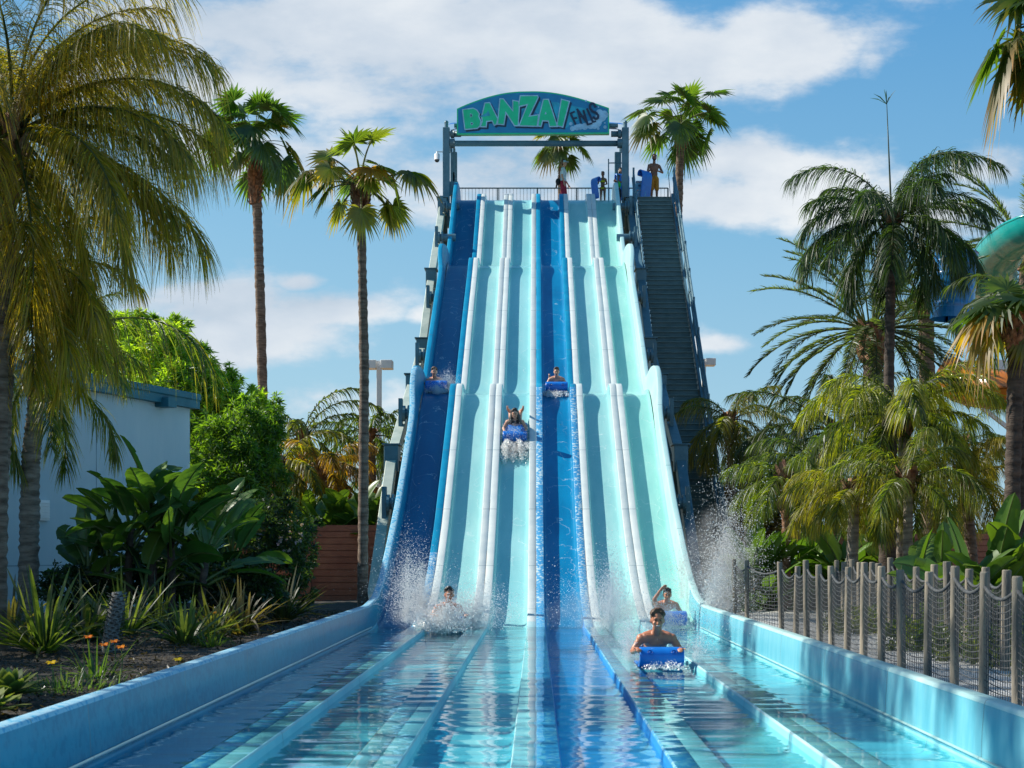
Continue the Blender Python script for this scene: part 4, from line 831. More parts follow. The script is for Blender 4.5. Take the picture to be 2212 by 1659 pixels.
# ---------------------------------------------------------------- leafy trees and bushes
def P_(px, py, D): return tuple(at(px, py, D))
leaf_tree('bright yellow-green narrow-leaved tree rising behind the white building', (ax(330,37), 37, .14),
  [(P_(300,790,37),(1.0,1.0,.9)),(P_(350,760,36.5),(.8,.9,.75)),(P_(230,830,37),(.9,1,.8)),(P_(400,830,36),(.9,1,.8)),(P_(330,870,36),(1.3,1,.8)),(P_(460,880,36),(.8,.9,.9)),(P_(520,890,37),(.6,.8,.5)),(P_(250,720,37.5),(.45,.5,.4)),(P_(390,930,36),(1.3,1,.8)),(P_(190,780,38),(.6,.6,.5)),(P_(310,720,37),(.7,.7,.5)),(P_(400,770,36.5),(.5,.6,.4)),(P_(470,830,36.5),(.55,.6,.4))], 1700, 30, .17, (.10,.19,.02), (.42,.55,.05), 2.2, fray=7, wid=.2)
leaf_tree('deep green leafy tree in shade at the building corner', (ax(480,33), 33, .14),
  [(P_(450,980,33),(.8,.8,1.0)),(P_(520,960,33),(.7,.8,.9)),(P_(500,1060,32.5),(.9,.8,.9)),(P_(560,930,33.5),(.45,.6,.7)),(P_(440,1080,32),(.7,.6,.8)),(P_(570,1020,33),(.4,.5,.8))], 1300, 28, .14, (.045,.11,.015), (.19,.30,.03), 1.6, fray=7, wid=.22)
leaf_tree('dark shrub dotted with mauve flowers, left of the brown fence', (ax(585,24.5), 24.5, GZ),
  [(P_(560,1130,24.5),(.55,.6,.5)),(P_(620,1150,24.5),(.5,.6,.5)),(P_(520,1180,24),(.5,.6,.5)),(P_(600,1230,24.3),(.6,.6,.5)),(P_(650,1200,25),(.32,.4,.5)),(P_(530,1250,24),(.5,.6,.4)),(P_(630,1290,24.3),(.45,.5,.25)),(P_(670,1130,25),(.15,.2,.1))], 900, 30, .055, (.022,.045,.014), (.075,.12,.03), .7, .03, name='flowering_shrub', cat='shrub', wid=.5, fray=5)
sh = [o for o in COL.objects if o.name == 'flowering_shrub'][0]
mf = MB()
for i in range(26):
    p = np.array(P_(rng.uniform(500, 660), rng.uniform(1110, 1210), 23.9))-np.array(sh.location); ribbons(mf, np.tile(p, (5, 1)), nrm(rng.normal(0, 1, (5, 3))+np.array([0,-.8,.2])), nrm(rng.normal(0, 1, (5, 3))), .045, .045, .1, [.4, 1, .5], (.42,.30,.48))
mf.build('blossom', M['leaf'], sh)['kind'] = 'stuff'
leaf_tree('round bush with dark reddish leaves behind the stair foot', (ax(1615,44), 44, .14), [(P_(1600,1090,44),(.9,.9,.9)),(P_(1660,1075,44),(.8,.8,.8)),(P_(1630,1150,44),(1.2,.9,.6)),(P_(1570,1110,45),(.5,.6,.6))], 420, 22, .14, (.05,.05,.015), (.16,.10,.03), 1.0, name='red_leaved_bush', cat='bush', wid=.5)
# far woods: reads as one mass
mb = MB(); bl = []
for i in range(46):
    x = rng.uniform(-46, -5); bl.append(((x, rng.uniform(66, 76), rng.uniform(.4, 3.4)), (2.6, 1.6, 1.9)))
for i in range(46):
    x = rng.uniform(9, 56); bl.append(((x, rng.uniform(66, 76), rng.uniform(.2, 2.2)), (2.6, 1.6, 1.5)))
leafy(mb, bl, 2600, 20, .42, (.025,.05,.012), (.11,.15,.03), .6, .1, 1.0, .4)
tag(mb.build('woods', M['leaf']), 'distant low belt of trees closing the view behind the palms', 'trees', kind='stuff')
# ---------------------------------------------------------------- broad-leaved plants
G1 = (.055,.13,.035); G2 = (.10,.20,.045)
paddle_plant('tall dark paddle-leaved clump against the white building wall', (ax(300,20.5), 20.5, GZ),
  [(-.75,.1,.75,10,.35,.72,.30,G1,R(160)),(-.15,0,1.35,13,.35,.85,.33,G1,R(10)),(.15,.15,1.6,12,.35,.85,.34,G2,R(60)),(.45,0,1.25,12,.4,.85,.32,G1,R(-20)),(.85,.1,.95,11,.4,.8,.30,G1,R(20)),(-.4,-.1,.85,6,.4,.7,.3,G1,R(120)),(.1,-.25,.5,6,.4,.7,.26,DK,R(0))], flowers=3)
paddle_plant('second paddle-leaved clump to the right of the tall one, by the dark shrub', (ax(455,22.5), 22.5, GZ),
  [(-.2,0,1.15,8,.4,.8,.30,G1,R(30)),(.3,.1,.95,8,.4,.8,.3,G1,R(-10)),(.05,-.2,.6,6,.4,.7,.26,DK,R(90))], flowers=1)
def crowd(n, px0, px1, D0, D1, z, h, Lp, Lb, Wb, c, labels, grp, hv=.25, lv=7):
    for i in range(n):
        px = px0+(px1-px0)*(i+.5)/n+rng.normal(0, (px1-px0)/n*.2); D = rng.uniform(D0, D1)
        paddle_plant(labels[i], (ax(px, D), D, z), [(rng.normal(0, .15), rng.normal(0, .15), h*rng.uniform(1-hv, 1+hv), lv, Lp, Lb, Wb, mixc(c, G1, rng.random()*.6), None) for _ in range(3)], group=grp)
crowd(5, 640, 820, 36.6, 38.5, .14, 1.1, .6, 1.2, .42, (.09,.16,.03), ['paddle-leaved plant over the brown fence, nearest the dark shrub','paddle-leaved plant over the brown fence, second from the shrub','paddle-leaved plant in the middle of the brown fence top','paddle-leaved plant over the fence just left of the thin palm trunk','paddle-leaved plant over the fence right of the thin palm trunk'], 'paddle-leaved plants above the brown fence', lv=11)
crowd(7, 1600, 1960, 29, 31.5, .14, .5, .5, .85, .30, (.10,.19,.03), ['light green paddle plant beside the stair foot spray','light green paddle plant left of the small red-brown trunk','light green paddle plant right of the small red-brown trunk','light green paddle plant before the middle of the brown wall','light green paddle plant left of the grey ringed trunk','light green paddle plant right of the grey ringed trunk','light green paddle plant behind the thick dark trunk'], 'paddle-leaved plants beyond the netted fence', lv=11)
paddle_plant('large lush paddle-leaved plant at the right edge above the fence posts', (ax(2140,19.5), 19.5, .14),
  [(-.35,0,.45,12,.35,1.05,.30,(.075,.15,.03),R(150)),(0,.1,.5,13,.4,1.2,.32,(.08,.16,.03),R(70)),(.4,0,.5,12,.35,1.05,.30,(.085,.16,.03),R(20)),(.75,.2,.55,8,.35,1.0,.30,(.09,.17,.03),R(90)),(-.1,-.25,.35,7,.3,.9,.27,(.09,.17,.03),R(180))])
paddle_plant('paddle-leaved plant with an upright leaf behind the pale trunks', (ax(1990,24), 24, .14), [(0,0,.6,8,.4,.9,.28,(.07,.14,.03),R(60)),(.4,.1,.6,7,.4,.8,.28,(.10,.18,.03),None)])
paddle_plant('paddle-leaved plant against the sky gap between the trunks', (ax(1875,30), 30, .14), [(0,0,1.6,8,.3,.9,.30,(.09,.17,.03),R(60))])
# ---------------------------------------------------------------- low planting in the left bed
strap_plant('wide green flax clump at the left edge in front of the palm trunks', (ax(95,15.2), 15.2, GZ), 95, 1.15, .045, (.05,.09,.03), (.20,.24,.06), .45)
strap_plant('green flax clump below the tall paddle-leaved plant', (ax(270,18.2), 18.2, GZ), 80, 1.05, .04, (.05,.09,.035), (.17,.21,.07), .4)
strap_plant('green flax clump in the middle of the bed, beside the scaly stump', (ax(400,16.4), 16.4, GZ), 85, .85, .035, (.05,.09,.04), (.18,.22,.08), .45)
strap_plant('reddish flax clump in the dark part of the bed', (ax(520,18.4), 18.4, GZ), 90, .95, .038, (.05,.035,.02), (.16,.12,.05), .5)
strap_plant('dark flax clump furthest back, before the mauve-flowered shrub', (ax(610,21.5), 21.5, GZ), 80, .95, .035, (.02,.03,.015), (.09,.09,.04), .4)
strap_plant('thin grassy tuft with yellow lilies, nearest the pool wall', (ax(205,11.9), 11.9, GZ), 70, .48, .014, (.04,.09,.02), (.12,.2,.04), .5, name='lily_tuft', group='lily tufts')
strap_plant('fine grassy tuft at the foot of the middle flax', (ax(455,16.0), 16.0, GZ), 90, .35, .012, (.03,.07,.02), (.09,.15,.04), .5, name='grass_tuft', group='grass tufts', cat='grass')
strap_plant('low spreading grey-green tuft on the dark mulch', (ax(150,11.2), 11.2, GZ), 240, .24, .012, (.04,.09,.04), (.09,.14,.07), .6, name='grass_tuft', group='grass tufts', cat='grass', r=.5)
strap_plant('long-leaved flax drooping at the far left, behind the wide clump', (ax(20,16.8), 16.8, GZ), 60, 1.2, .05, (.06,.05,.03), (.16,.15,.06), .6)
strap_plant('dark flax clump between the wide green one and the shaggy trunk', (ax(185,17.2), 17.2, GZ), 90, 1.0, .04, (.03,.05,.02), (.11,.13,.05), .5)
strap_plant('dark green flax clump hugging the building right of the scaly stump', (ax(340,19.5), 19.5, GZ), 90, 1.0, .038, (.03,.055,.02), (.10,.13,.05), .5)
strap_plant('olive flax clump between the middle and the reddish clump', (ax(462,17.6), 17.6, GZ), 80, .8, .034, (.035,.05,.02), (.13,.14,.05), .5)
def agave(label, loc, n=34, L=.34, W_=.10, c=(.10,.16,.05)):
    o = thing('agave', label, 'plant', loc, group='rosette plants'); mb = MB()
    i = np.arange(n); a = i*2.39996; e = np.radians(78-70*(i/n)); d = np.stack([np.cos(e)*np.cos(a), np.cos(e)*np.sin(a), np.sin(e)], -1); s = np.stack([-np.sin(a), np.cos(a), 0*a], -1)
    cols = mixc(c, (.2,.26,.08), rng.random(n)*.6)
    B = np.tile([0, 0, .04], (n, 1)); ribbons(mb, B, d, s, L*(.75+.35*i/n), W_, .18, [.55, .85, 1, .95, .6, .04], cols, (.26,.28,.08)); ribbons(mb, B-np.array([0,0,.006]), d, s, L*(.75+.35*i/n)*.97, W_*.8, .2, [.55, .85, 1, .95, .6, .04], cols)
    mb.build('leaves', M['broad'], o)
agave('pale green agave rosette at the left edge beside the pool wall', (ax(15,10.0), 10.0, GZ+.02))
agave('small agave rosette half out of frame at the lower left', (ax(-30,9.2), 9.2, GZ+.0), 26, .30)
def lily(label, p, c, s=.07):
    o = thing('lily_flower', label, 'flower', (p[0], p[1], GZ), group='orange and yellow lilies'); h = p[2]-GZ; mb = MB(); tube(mb, [(0, 0, 0), (.01, 0, h*.6), (0, 0, h)], .004, 5, 0, (.05,.12,.03)); mb.build('stalk', M['leaf'], o)
    mb = MB(); a = np.arange(6)*1.047+.3; d = nrm(np.stack([np.cos(a)*.8, np.sin(a)*.8-.35, .65+0*a], -1)); ribbons(mb, np.tile([0, 0, h], (6, 1)), d, np.stack([-np.sin(a), np.cos(a), 0*a], -1), s, s*.42, .45, [.3, .9, 1, .7, .1], c); mb.build('petals', M['broad'], o)
for lb, px, py, D, c in (('orange lily, left of the pair by the bare mulch', 226, 1395, 12.2, (.75,.22,.01)), ('orange lily, right of the pair by the bare mulch', 262, 1400, 12.2, (.8,.26,.01)), ('orange lily highest on the left, below the flax', 192, 1378, 12.8, (.75,.2,.01)), ('yellow lily low at the left over the agave', 112, 1434, 11.0, (.85,.55,.01)), ('single orange lily before the reddish flax', 463, 1325, 17.0, (.8,.35,.01)), ('small yellow lily alone on the mulch', 385, 1427, 12.4, (.75,.5,.01)), ('orange lily beside the grassy tuft stalks', 247, 1388, 12.4, (.75,.22,.01))): lily(lb, at(px, py, D), c, .075)
for lb, px, py, D, rx, rz in (('dark low bush under the tall paddle-leaved clump', 300, 1245, 21.5, .75, .35), ('dark low bush between the two paddle-leaved clumps', 415, 1235, 22.5, .6, .40), ('dark low bush behind the reddish flax', 510, 1265, 21, .6, .30), ('dark low bush at the foot of the shaggy palm trunk', 165, 1270, 20.5, .5, .28)):
    p = at(px, py, D); leaf_tree(lb, (p.x, D, GZ), [(tuple(p), (rx, .5, rz)), ((p.x+.3, D-.1, p.z-.1), (rx*.7, .4, rz*.8))], 200, 26, .07, (.015,.035,.012), (.05,.09,.025), .3, .03, name='dark_bush', cat='bush', group='dark low bushes against the building', wid=.45, limbs=3)
# scaly cycad stump
cy_ = thing('cycad_stump', 'grey scaly cycad stump leaning among the flax', 'plant', (ax(236,15.4), 15.4, GZ)); mb = MB()
tube(mb, [(0, 0, -.03), (.03, 0, .25), (.09, 0, .5), (.08, 0, .62)], [.085, .08, .075, .05], 14)
n = 150; z = np.linspace(.02, .6, n); a = np.arange(n)*2.39996; B = np.stack([.02+.12*z+.078*np.cos(a), .078*np.sin(a), z], -1); ribbons(mb, B, nrm(np.stack([np.cos(a), np.sin(a), .5+0*a], -1)), np.stack([-np.sin(a), np.cos(a), 0*a], -1), .045, .05, .0, [1, .8, .2], (.2,.2,.2))
mb.build('trunk', mat('scaly_grey', (.07,.07,.07), (.26,.26,.25), 25, .9, .5), cy_)
# hedge plants seen through the net, right
for i, (px, D, w_) in enumerate(((1900, 17.5, .5), (2000, 16, .5), (2090, 15, .45), (2180, 14, .5), (1780, 21, .5))):
    leaf_tree(['low hedge plant seen through the net, third from the right','low hedge plant seen through the net, second from the right edge pair','low yellowish hedge plant seen through the net','low hedge plant through the net at the right edge','low hedge plant through the net, furthest left'][i], (ax(px, D)+.5, D, .14), [((ax(px, D)+.5, D, .36), (w_, .5, .22)), ((ax(px, D)+.9, D+.4, .32), (w_, .5, .2))], 160, 22, .05, (.035,.07,.015), (.15,.17,.03), .2, .02, name='hedge_plant', cat='shrub', group='low hedge plants beyond the path', wid=.5, limbs=2)

# ---------------------------------------------------------------- white building on the left
bd = thing('building', 'low white panelled building with a teal sloping roof edge', 'building', (ax(410,30), 30, .14))
c1 = Vector((ax(410,30), 30, .14)); c0 = Vector((ax(8,24.4), 24.4, .14)); dr = (c0-c1).normalized(); Lw = 26.0; nx = Vector((dr.y, -dr.x, 0))
if nx.x < 0: nx = -nx
zt = az(883, 30)-.14
Fm = np.array([tuple(dr), tuple(nx), (0, 0, 1)]).T          # along the wall, outwards, up
def bbox(mb, a0, a1, o0, o1, z0, z1, mi=0, bev=0):
    c = Fm@np.array([(a0+a1)/2, (o0+o1)/2, (z0+z1)/2]); box(mb, c, (a1-a0, o1-o0, z1-z0), Fm, mi, bev)
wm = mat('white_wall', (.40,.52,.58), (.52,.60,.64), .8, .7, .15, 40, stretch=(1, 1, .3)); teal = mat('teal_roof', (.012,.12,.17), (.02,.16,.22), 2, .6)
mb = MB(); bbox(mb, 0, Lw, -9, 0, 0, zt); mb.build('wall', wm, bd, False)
mb = MB()
for a in (3.25, 6.5, 9.75, 13): bbox(mb, a-.008, a+.008, -.002, .004, 0, zt)
for z in (.98,): bbox(mb, 0, Lw, -.002, .004, z-.008, z+.008)
mb.build('panel_joint', mat('joint_grey', (.2,.27,.32), None, 3, .8), bd, False)['kind'] = 'stuff'
mb = MB(); bbox(mb, -.12, Lw, -9.1, .16, zt, zt+.16, 0); bbox(mb, -.14, Lw, -9.2, .19, zt+.16, zt+.30, 0, .02)
mb.build('roof', teal, bd, False)
mb = MB(); bbox(mb, 1.0, 1.3, .0, .30, zt-.08, zt+.10); mb.build('roof_spout', teal, bd, False)
mb = MB(); bbox(mb, -.10, .30, 0, .16, 0, 2.05); bbox(mb, -.14, .34, 0, .20, 2.05, 2.12); mb.build('corner_box', wm, bd, False)
mb = MB(); bbox(mb, 4.7, 5.2, 0, .05, 1.75, 2.1)
for k in range(6): bbox(mb, 4.72, 5.18, .05, .07, 1.79+k*.05, 1.81+k*.05)
mb.build('vent', M['white'], bd, False)
# ---------------------------------------------------------------- brown panelled fences
def plank_fence(label, x0, x1, y, z0, z1, group='brown panelled fences'):
    o = thing('panel_fence', label, 'fence', ((x0+x1)/2, y, z0), group=group); h = z1-z0; w_ = (x1-x0)/2
    mb = MB(); nb = 12
    for k in range(nb): box(mb, (0, .02*(k % 2)*.3, h*(k+.5)/nb), (2*w_, .05, h/nb-.014), frame((0, 1, .12)) if False else None)
    box(mb, (0, .05, h/2), (2*w_, .03, h)); mb.build('panel', M['brownwall'], o, False)
    x = -w_
    while x < w_+.01:
        mb = MB(); box(mb, (x, -.03, h/2+.03), (.17, .14, h+.06), None, bev=.01); mb.build('fence_post', M['brownwall'], o, False); x += 1.72
plank_fence('brown panelled fence behind the palm trunk, left of the slide', -7.2, -1.9+.0, 35.6, .14, az(1134, 35.6))
plank_fence('long brown panelled fence in shade behind the right plants', 5.9, 19.5, 33.5, .14, az(1153, 33.5))
# ---------------------------------------------------------------- lamp poles
def lamp(label, px, D, ytop, dual=True):
    zt_ = az(ytop, D); o = thing('lamp_pole', label, 'lamp post', (ax(px, D), D, .14), group='white twin-box lamp poles')
    mb = MB(); box(mb, (0, 0, (zt_-.14)/2), (.17, .17, zt_-.14), None, bev=.01); mb.build('pole', M['white'], o, False)
    for s in (-1, 1): mb = MB(); box(mb, (s*.28, 0, zt_-.14-.15), (.40, .55, .30), None, bev=.015); mb.build('lamp_head', M['white'], o, False)
lamp('white lamp pole with two box heads left of the slide', 819, 52, 779); lamp('white lamp pole whose head peeks out right of the stairs', 1520, 62, 775)
# ---------------------------------------------------------------- netted post fences, right
def net_fence(label, X0, slope, ys_, lab, zb=.14, zt=1.20, r=.040, tops=None):
    o = thing('net_fence', label, 'fence', (X0, ys_[0], zb)); org = Vector((X0, ys_[0], zb)); P = []
    for i, y in enumerate(ys_):
        x = X0+slope*(y-ys_[0])+rng.normal(0, .012); h = zt-zb+(.05 if i % 4 == 3 else 0)+rng.normal(0, .012); b = Vector((x, y, zb))-org; P.append((b, h))
        mb = MB(); ln = Vector((rng.normal(0, .008), rng.normal(0, .008), 0)); r_ = r*rng.uniform(.92, 1.06)
        tube(mb, [b-Vector((0, 0, .1)), b+ln+Vector((0, 0, h*.5)), b+ln*2+Vector((0, 0, h-.015)), b+ln*2+Vector((0, 0, h))], [r_, r_, r_*.98, r_*.86], 14); mb.build('post', M['post'], o)
    mb = MB()
    for (a, ha), (b, hb) in zip(P[:-1], P[1:]):
        rows = 16; t = np.linspace(0, 1, 9)
        for k in range(rows+1):
            f_ = k/rows; sag = (.09*(1-f_)+.01)*4*t*(1-t); z0 = (ha-.10)*(1-f_)+.03*f_; z1 = (hb-.10)*(1-f_)+.03*f_
            L_ = [tuple(a.lerp(b, float(u))+Vector((0, 0, float(z0*(1-u)+z1*u-s_)))) for u, s_ in zip(t, sag)]
            tube(mb, L_, .016 if k == 0 else .0048, 6 if k == 0 else 3, cap=False)
        for u in np.linspace(.04, .96, 14):
            s0 = .10*4*u*(1-u); p = a.lerp(b, float(u)); top = (ha-.10)*(1-u)+(hb-.10)*u-s0; tube(mb, [tuple(p+Vector((0, 0, .03-.02*4*u*(1-u)))), tuple(p+Vector((0, 0, float(top*.5)))), tuple(p+Vector((0, 0, float(top))))], .0042, 3, cap=False)
    mb.build('net', M['rope'], o); return o
yN = [F*3.6/u for u in (1042,963,902,842,790,744,709,671,640,613,584,560,532)]; yN = [yN[0]-.85]+yN+[F*3.6/458, F*3.6/430]
net_fence('near row of round timber posts with sagging rope net along the pool wall', 3.6, 0, yN, '')
yB = [F*5/u for u in (1022,968,919,874,837,795,762,732,706,679,655,633,610,590)]; xB = 4.62
net_fence('far row of round timber posts with rope net beyond the concrete path', 4.62, .045, [y*.93 for y in yB], '', r=.046)
# ---------------------------------------------------------------- other slides far right
def flume(label, pts, rad, m, name='tube_slide', closed=False, a0=180, a1=360):
    o = thing(name, label, 'water slide', pts[0]); org = np.array(pts[0]); P0 = np.array(pts)-org; s = np.linspace(0, 1, len(P0)); u = np.linspace(0, 1, 40)
    P = np.stack([np.interp(u, s, P0[:, i]) for i in range(3)], -1); ke = np.ones(7)/7
    for i in range(3): P[:, i] = np.convolve(np.pad(P[:, i], 3, mode='reflect', reflect_type='odd'), ke, mode='valid')
    mb = MB(); A = nrm(np.cross(np.gradient(P, axis=0), [0, 0, 1.])); T = nrm(np.gradient(P, axis=0)); Bz = np.cross(A, T)
    an = np.radians(np.linspace(a0, a1, 17)); r_ = rad*(1+.04*(np.arange(40) % 8 == 0))[:, None, None]
    V = P[:, None]+r_*(np.cos(an)[None, :, None]*A[:, None]+np.sin(an)[None, :, None]*Bz[:, None]); V2 = P[:, None]+r_*1.04*(np.cos(an)[None, :, None]*A[:, None]+np.sin(an)[None, :, None]*Bz[:, None])
    n = 17; i = np.arange(39)[:, None]*n; j = np.arange(n-1)[None]; Q = np.stack([i+j, i+j+1, i+n+j+1, i+n+j], -1).reshape(-1, 4); mb.add(V.reshape(-1, 3), Q); mb.add(V2.reshape(-1, 3), Q)
    for e in (0, 16): tube(mb, V[:, e], .05, 6)
    mb.build('trough', m, o); return o
mt_ = mat('teal_flume', (.0,.30,.30), (.01,.38,.36), 2, .25, coat=.5); mo_ = mat('amber_flume', (.42,.13,.015), (.55,.18,.02), 2, .2, coat=.5); mbl = mat('blue_flume', (.004,.16,.50), (.01,.22,.6), 2, .3, coat=.4)
flume('teal and blue open slide curving behind the upper right palms', [at(2310,455,44), at(2225,480,45), at(2170,520,47), at(2140,575,49), at(2150,640,52)], .75, mt_)
flume('deep blue slide channel hanging behind the right palms', [at(2066,545,34.5), at(2060,610,34.5), at(2056,690,34.5)], .48, mbl, a0=0, a1=360)
flume('amber tube slide crossing low at the right edge', [at(2048,812,44), at(2085,832,43.5), at(2110,838,43), at(2170,842,42), at(2250,838,42)], .55, mo_, a0=0, a1=360)
mb = MB(); beam(mb, at(2095,860,46), at(2185,930,46), .12, .12); beam(mb, at(2110,790,44.5), at(2260,810,44.5), .3, .5); box(mb, tuple(at(2225,1000,45)), (.3, .3, 9)); tag(mb.build('slide_support', M['white'], smooth=False), 'white steel strut and beam carrying the amber tube slide', 'steel frame')

# bark chips and fallen leaves on the bed
mb = MB(); n = 9000; x = -3.12-np.abs(rng.normal(0, 1.6, n)); y = rng.uniform(7.5, 25, n); P = np.stack([x, y, .345+rng.random(n)*.03], -1); d_ = nrm(np.stack([rng.normal(0, 1, n), rng.normal(0, 1, n), rng.normal(0, .35, n)], -1))
ribbons(mb, P, d_, nrm(np.stack([-d_[:, 1], d_[:, 0], rng.normal(0, .5, n)], -1)), rng.uniform(.02, .07, n), rng.uniform(.008, .022, n), .0, [.6, 1, .5], mixc((.02,.016,.012), (.12,.085,.055), rng.random(n)**2))
tag(mb.build('bark_chips', M['broad'], smooth=False), 'loose dark bark chips and leaf litter over the left bed', 'mulch', kind='stuff')
# ================================================================ people, boards, spray
def skin(name, c): 
    m = mat(name, tuple(x*.85 for x in c), tuple(min(1, x*1.12) for x in c), 9, .45, .05, 60); b = m.node_tree.nodes['Principled BSDF']; b.inputs['Subsurface Weight'].default_value = .08; b.inputs['Subsurface Radius'].default_value = (.02,.008,.004); return m
SK = {'tan': skin('tanned_skin', (.50,.20,.11)), 'fair': skin('fair_skin', (.55,.29,.20)), 'brown': skin('brown_skin', (.22,.10,.055)), 'olive': skin('olive_skin', (.36,.17,.10))}
HR = {'black': mat('black_hair', (.006,.005,.005), (.025,.018,.014), 30, .45, .6, 60), 'brown': mat('brown_hair', (.05,.022,.010), (.13,.06,.025), 30, .5, .6, 60)}
CL = lambda n, c: mat(n, c, None, 12, .8, .2, 40)
dark = mat('dark_eye', (.01,.008,.006), None, 3, .3); teeth = mat('teeth', (.7,.68,.62), None, 3, .4); lip = mat('lip', (.30,.09,.07), None, 3, .5)
def two(f):
    for s in (-1, 1): f(s)
def hand(mb, w, d, up, s, curl=.6, sc=1.0):
    """palm, four unequal bent fingers and a side thumb; w wrist, d pointing direction, up back-of-hand direction"""
    w = Vector(w); d = Vector(d).normalized(); up = Vector(up).normalized(); sd_ = d.cross(up).normalized()*s; up = sd_.cross(d).normalized()*s if False else up
    M3 = np.array([tuple(sd_), tuple(d), tuple(up)]).T
    ball(mb, w+d*.045*sc, (.038*sc, .050*sc, .014*sc), 12, 8, rot=M3)
    for k, (o_, L_) in enumerate(((-.027, .066), (-.009, .076), (.009, .071), (.026, .056))):
        a = w+d*.085*sc+sd_*o_*sc; d1 = (d-up*curl*.5).normalized(); b = a+d1*L_*.5*sc; d2 = (d*(1-curl*.6)-up*curl).normalized(); c = b+d2*L_*.5*sc
        capsule(mb, a, b, .0095*sc, .0085*sc, 8); capsule(mb, b, c, .0085*sc, .007*sc, 8)
    a = w+d*.025*sc-sd_*.03*sc; b = a+(d*.6-sd_*.6-up*.2).normalized()*.038*sc; c = b+(d*.8-up*.6*curl).normalized()*.03*sc
    capsule(mb, a, b, .012*sc, .010*sc, 8); capsule(mb, b, c, .010*sc, .008*sc, 8)
def head_parts(mb, c, Rm, s=1.0):
    """skull, jaw, nose, brow, ears in one volume; Rm turns the face away from -Y"""
    def p(x, y, z): return tuple(Vector(c)+Rm@Vector((x, y, z))*s)
    Rn = np.array(Rm)
    ball(mb, p(0, .012, .02), (.077*s, .094*s, .100*s), 18, 12, rot=Rn); ball(mb, p(0, -.028, -.045), (.060*s, .062*s, .062*s), 14, 10, rot=Rn); ball(mb, p(0, -.055, -.088), (.028*s, .024*s, .022*s), 10, 8, rot=Rn)
    capsule(mb, p(0, -.084, .018), p(0, -.106, -.022), .010*s, .015*s, 8); capsule(mb, p(-.035, -.074, .034), p(.035, -.074, .034), .013*s, .013*s, 8)
    for q in (-1, 1): ball(mb, p(q*.079, .012, -.005), (.012*s, .022*s, .032*s), 8, 6, rot=Rn); ball(mb, p(q*.042, -.062, -.022), (.022*s, .022*s, .020*s), 8, 6, rot=Rn)
def face_parts(par, c, Rm, s=1.0, smile=0, mouth=0, hair=None, brow=None):
    def p(x, y, z): return tuple(Vector(c)+Rm@Vector((x, y, z))*s)
    Rn = np.array(Rm)
    for q in (-1, 1):
        mb = MB(); ball(mb, p(q*.031, -.083, .010), (.013*s, .008*s, .006*s), 8, 6, rot=Rn); mb.build('eye', dark, par)
        mb = MB(); capsule(mb, p(q*.016, -.092, .031), p(q*.047, -.083, .033), .005*s, .004*s, 6); mb.build('eyebrow', brow or dark, par)
    mb = MB(); ball(mb, p(0, -.092, -.052), ((.030 if smile else .024)*s, .010*s, (.013 if mouth else .007)*s), 12, 8, rot=Rn); m_ = mb.build('mouth', dark if mouth else lip, par)
    if smile: mb = MB(); ball(mb, p(0, -.096, -.049), (.024*s, .009*s, .0065*s), 10, 6, rot=Rn); mb.build('teeth', teeth, m_)
def hair_cap(par, c, Rm, s, m, long=0, thick=1.0, wild=.006):
    def p(x, y, z): return tuple(Vector(c)+Rm@Vector((x, y, z))*s)
    Rn = np.array(Rm); mb = MB()
    ball(mb, p(0, .030, .050), (.086*s*thick, .092*s, .086*s*thick), 18, 12, rot=Rn); ball(mb, p(0, .055, .0), (.078*s, .066*s, .090*s), 14, 10, rot=Rn)
    for i in range(34):
        a = rng.uniform(0, 6.28); e = rng.uniform(.25, 1.5); q = (.080*math.cos(a)*math.cos(e), .02+.085*math.sin(a)*math.cos(e) if math.sin(a) > -.3 else -.035*math.cos(e), .055+.080*math.sin(e)); ball(mb, p(*q), (.018+wild)*s, 7, 5)
    if long:
        for q in (-1, 1):
            for k in range(5): capsule(mb, p(q*(.045+.006*k), .01+.014*k, .055), p(q*(.105+.016*k), -.02+.02*k, -long*(.75+.08*k)), .032*s, .018*s, 8)
        for k in range(5): capsule(mb, p(.03*(k-2), .075, .03), p(.045*(k-2), .095, -long), .036*s, .022*s, 8)
    o = mb.build('hair', m, par); fuse(o, .008*s if s > .8 else .008, 2); return o
ROTZ = lambda a: Matrix.Rotation(R(a), 3, 'Z'); 
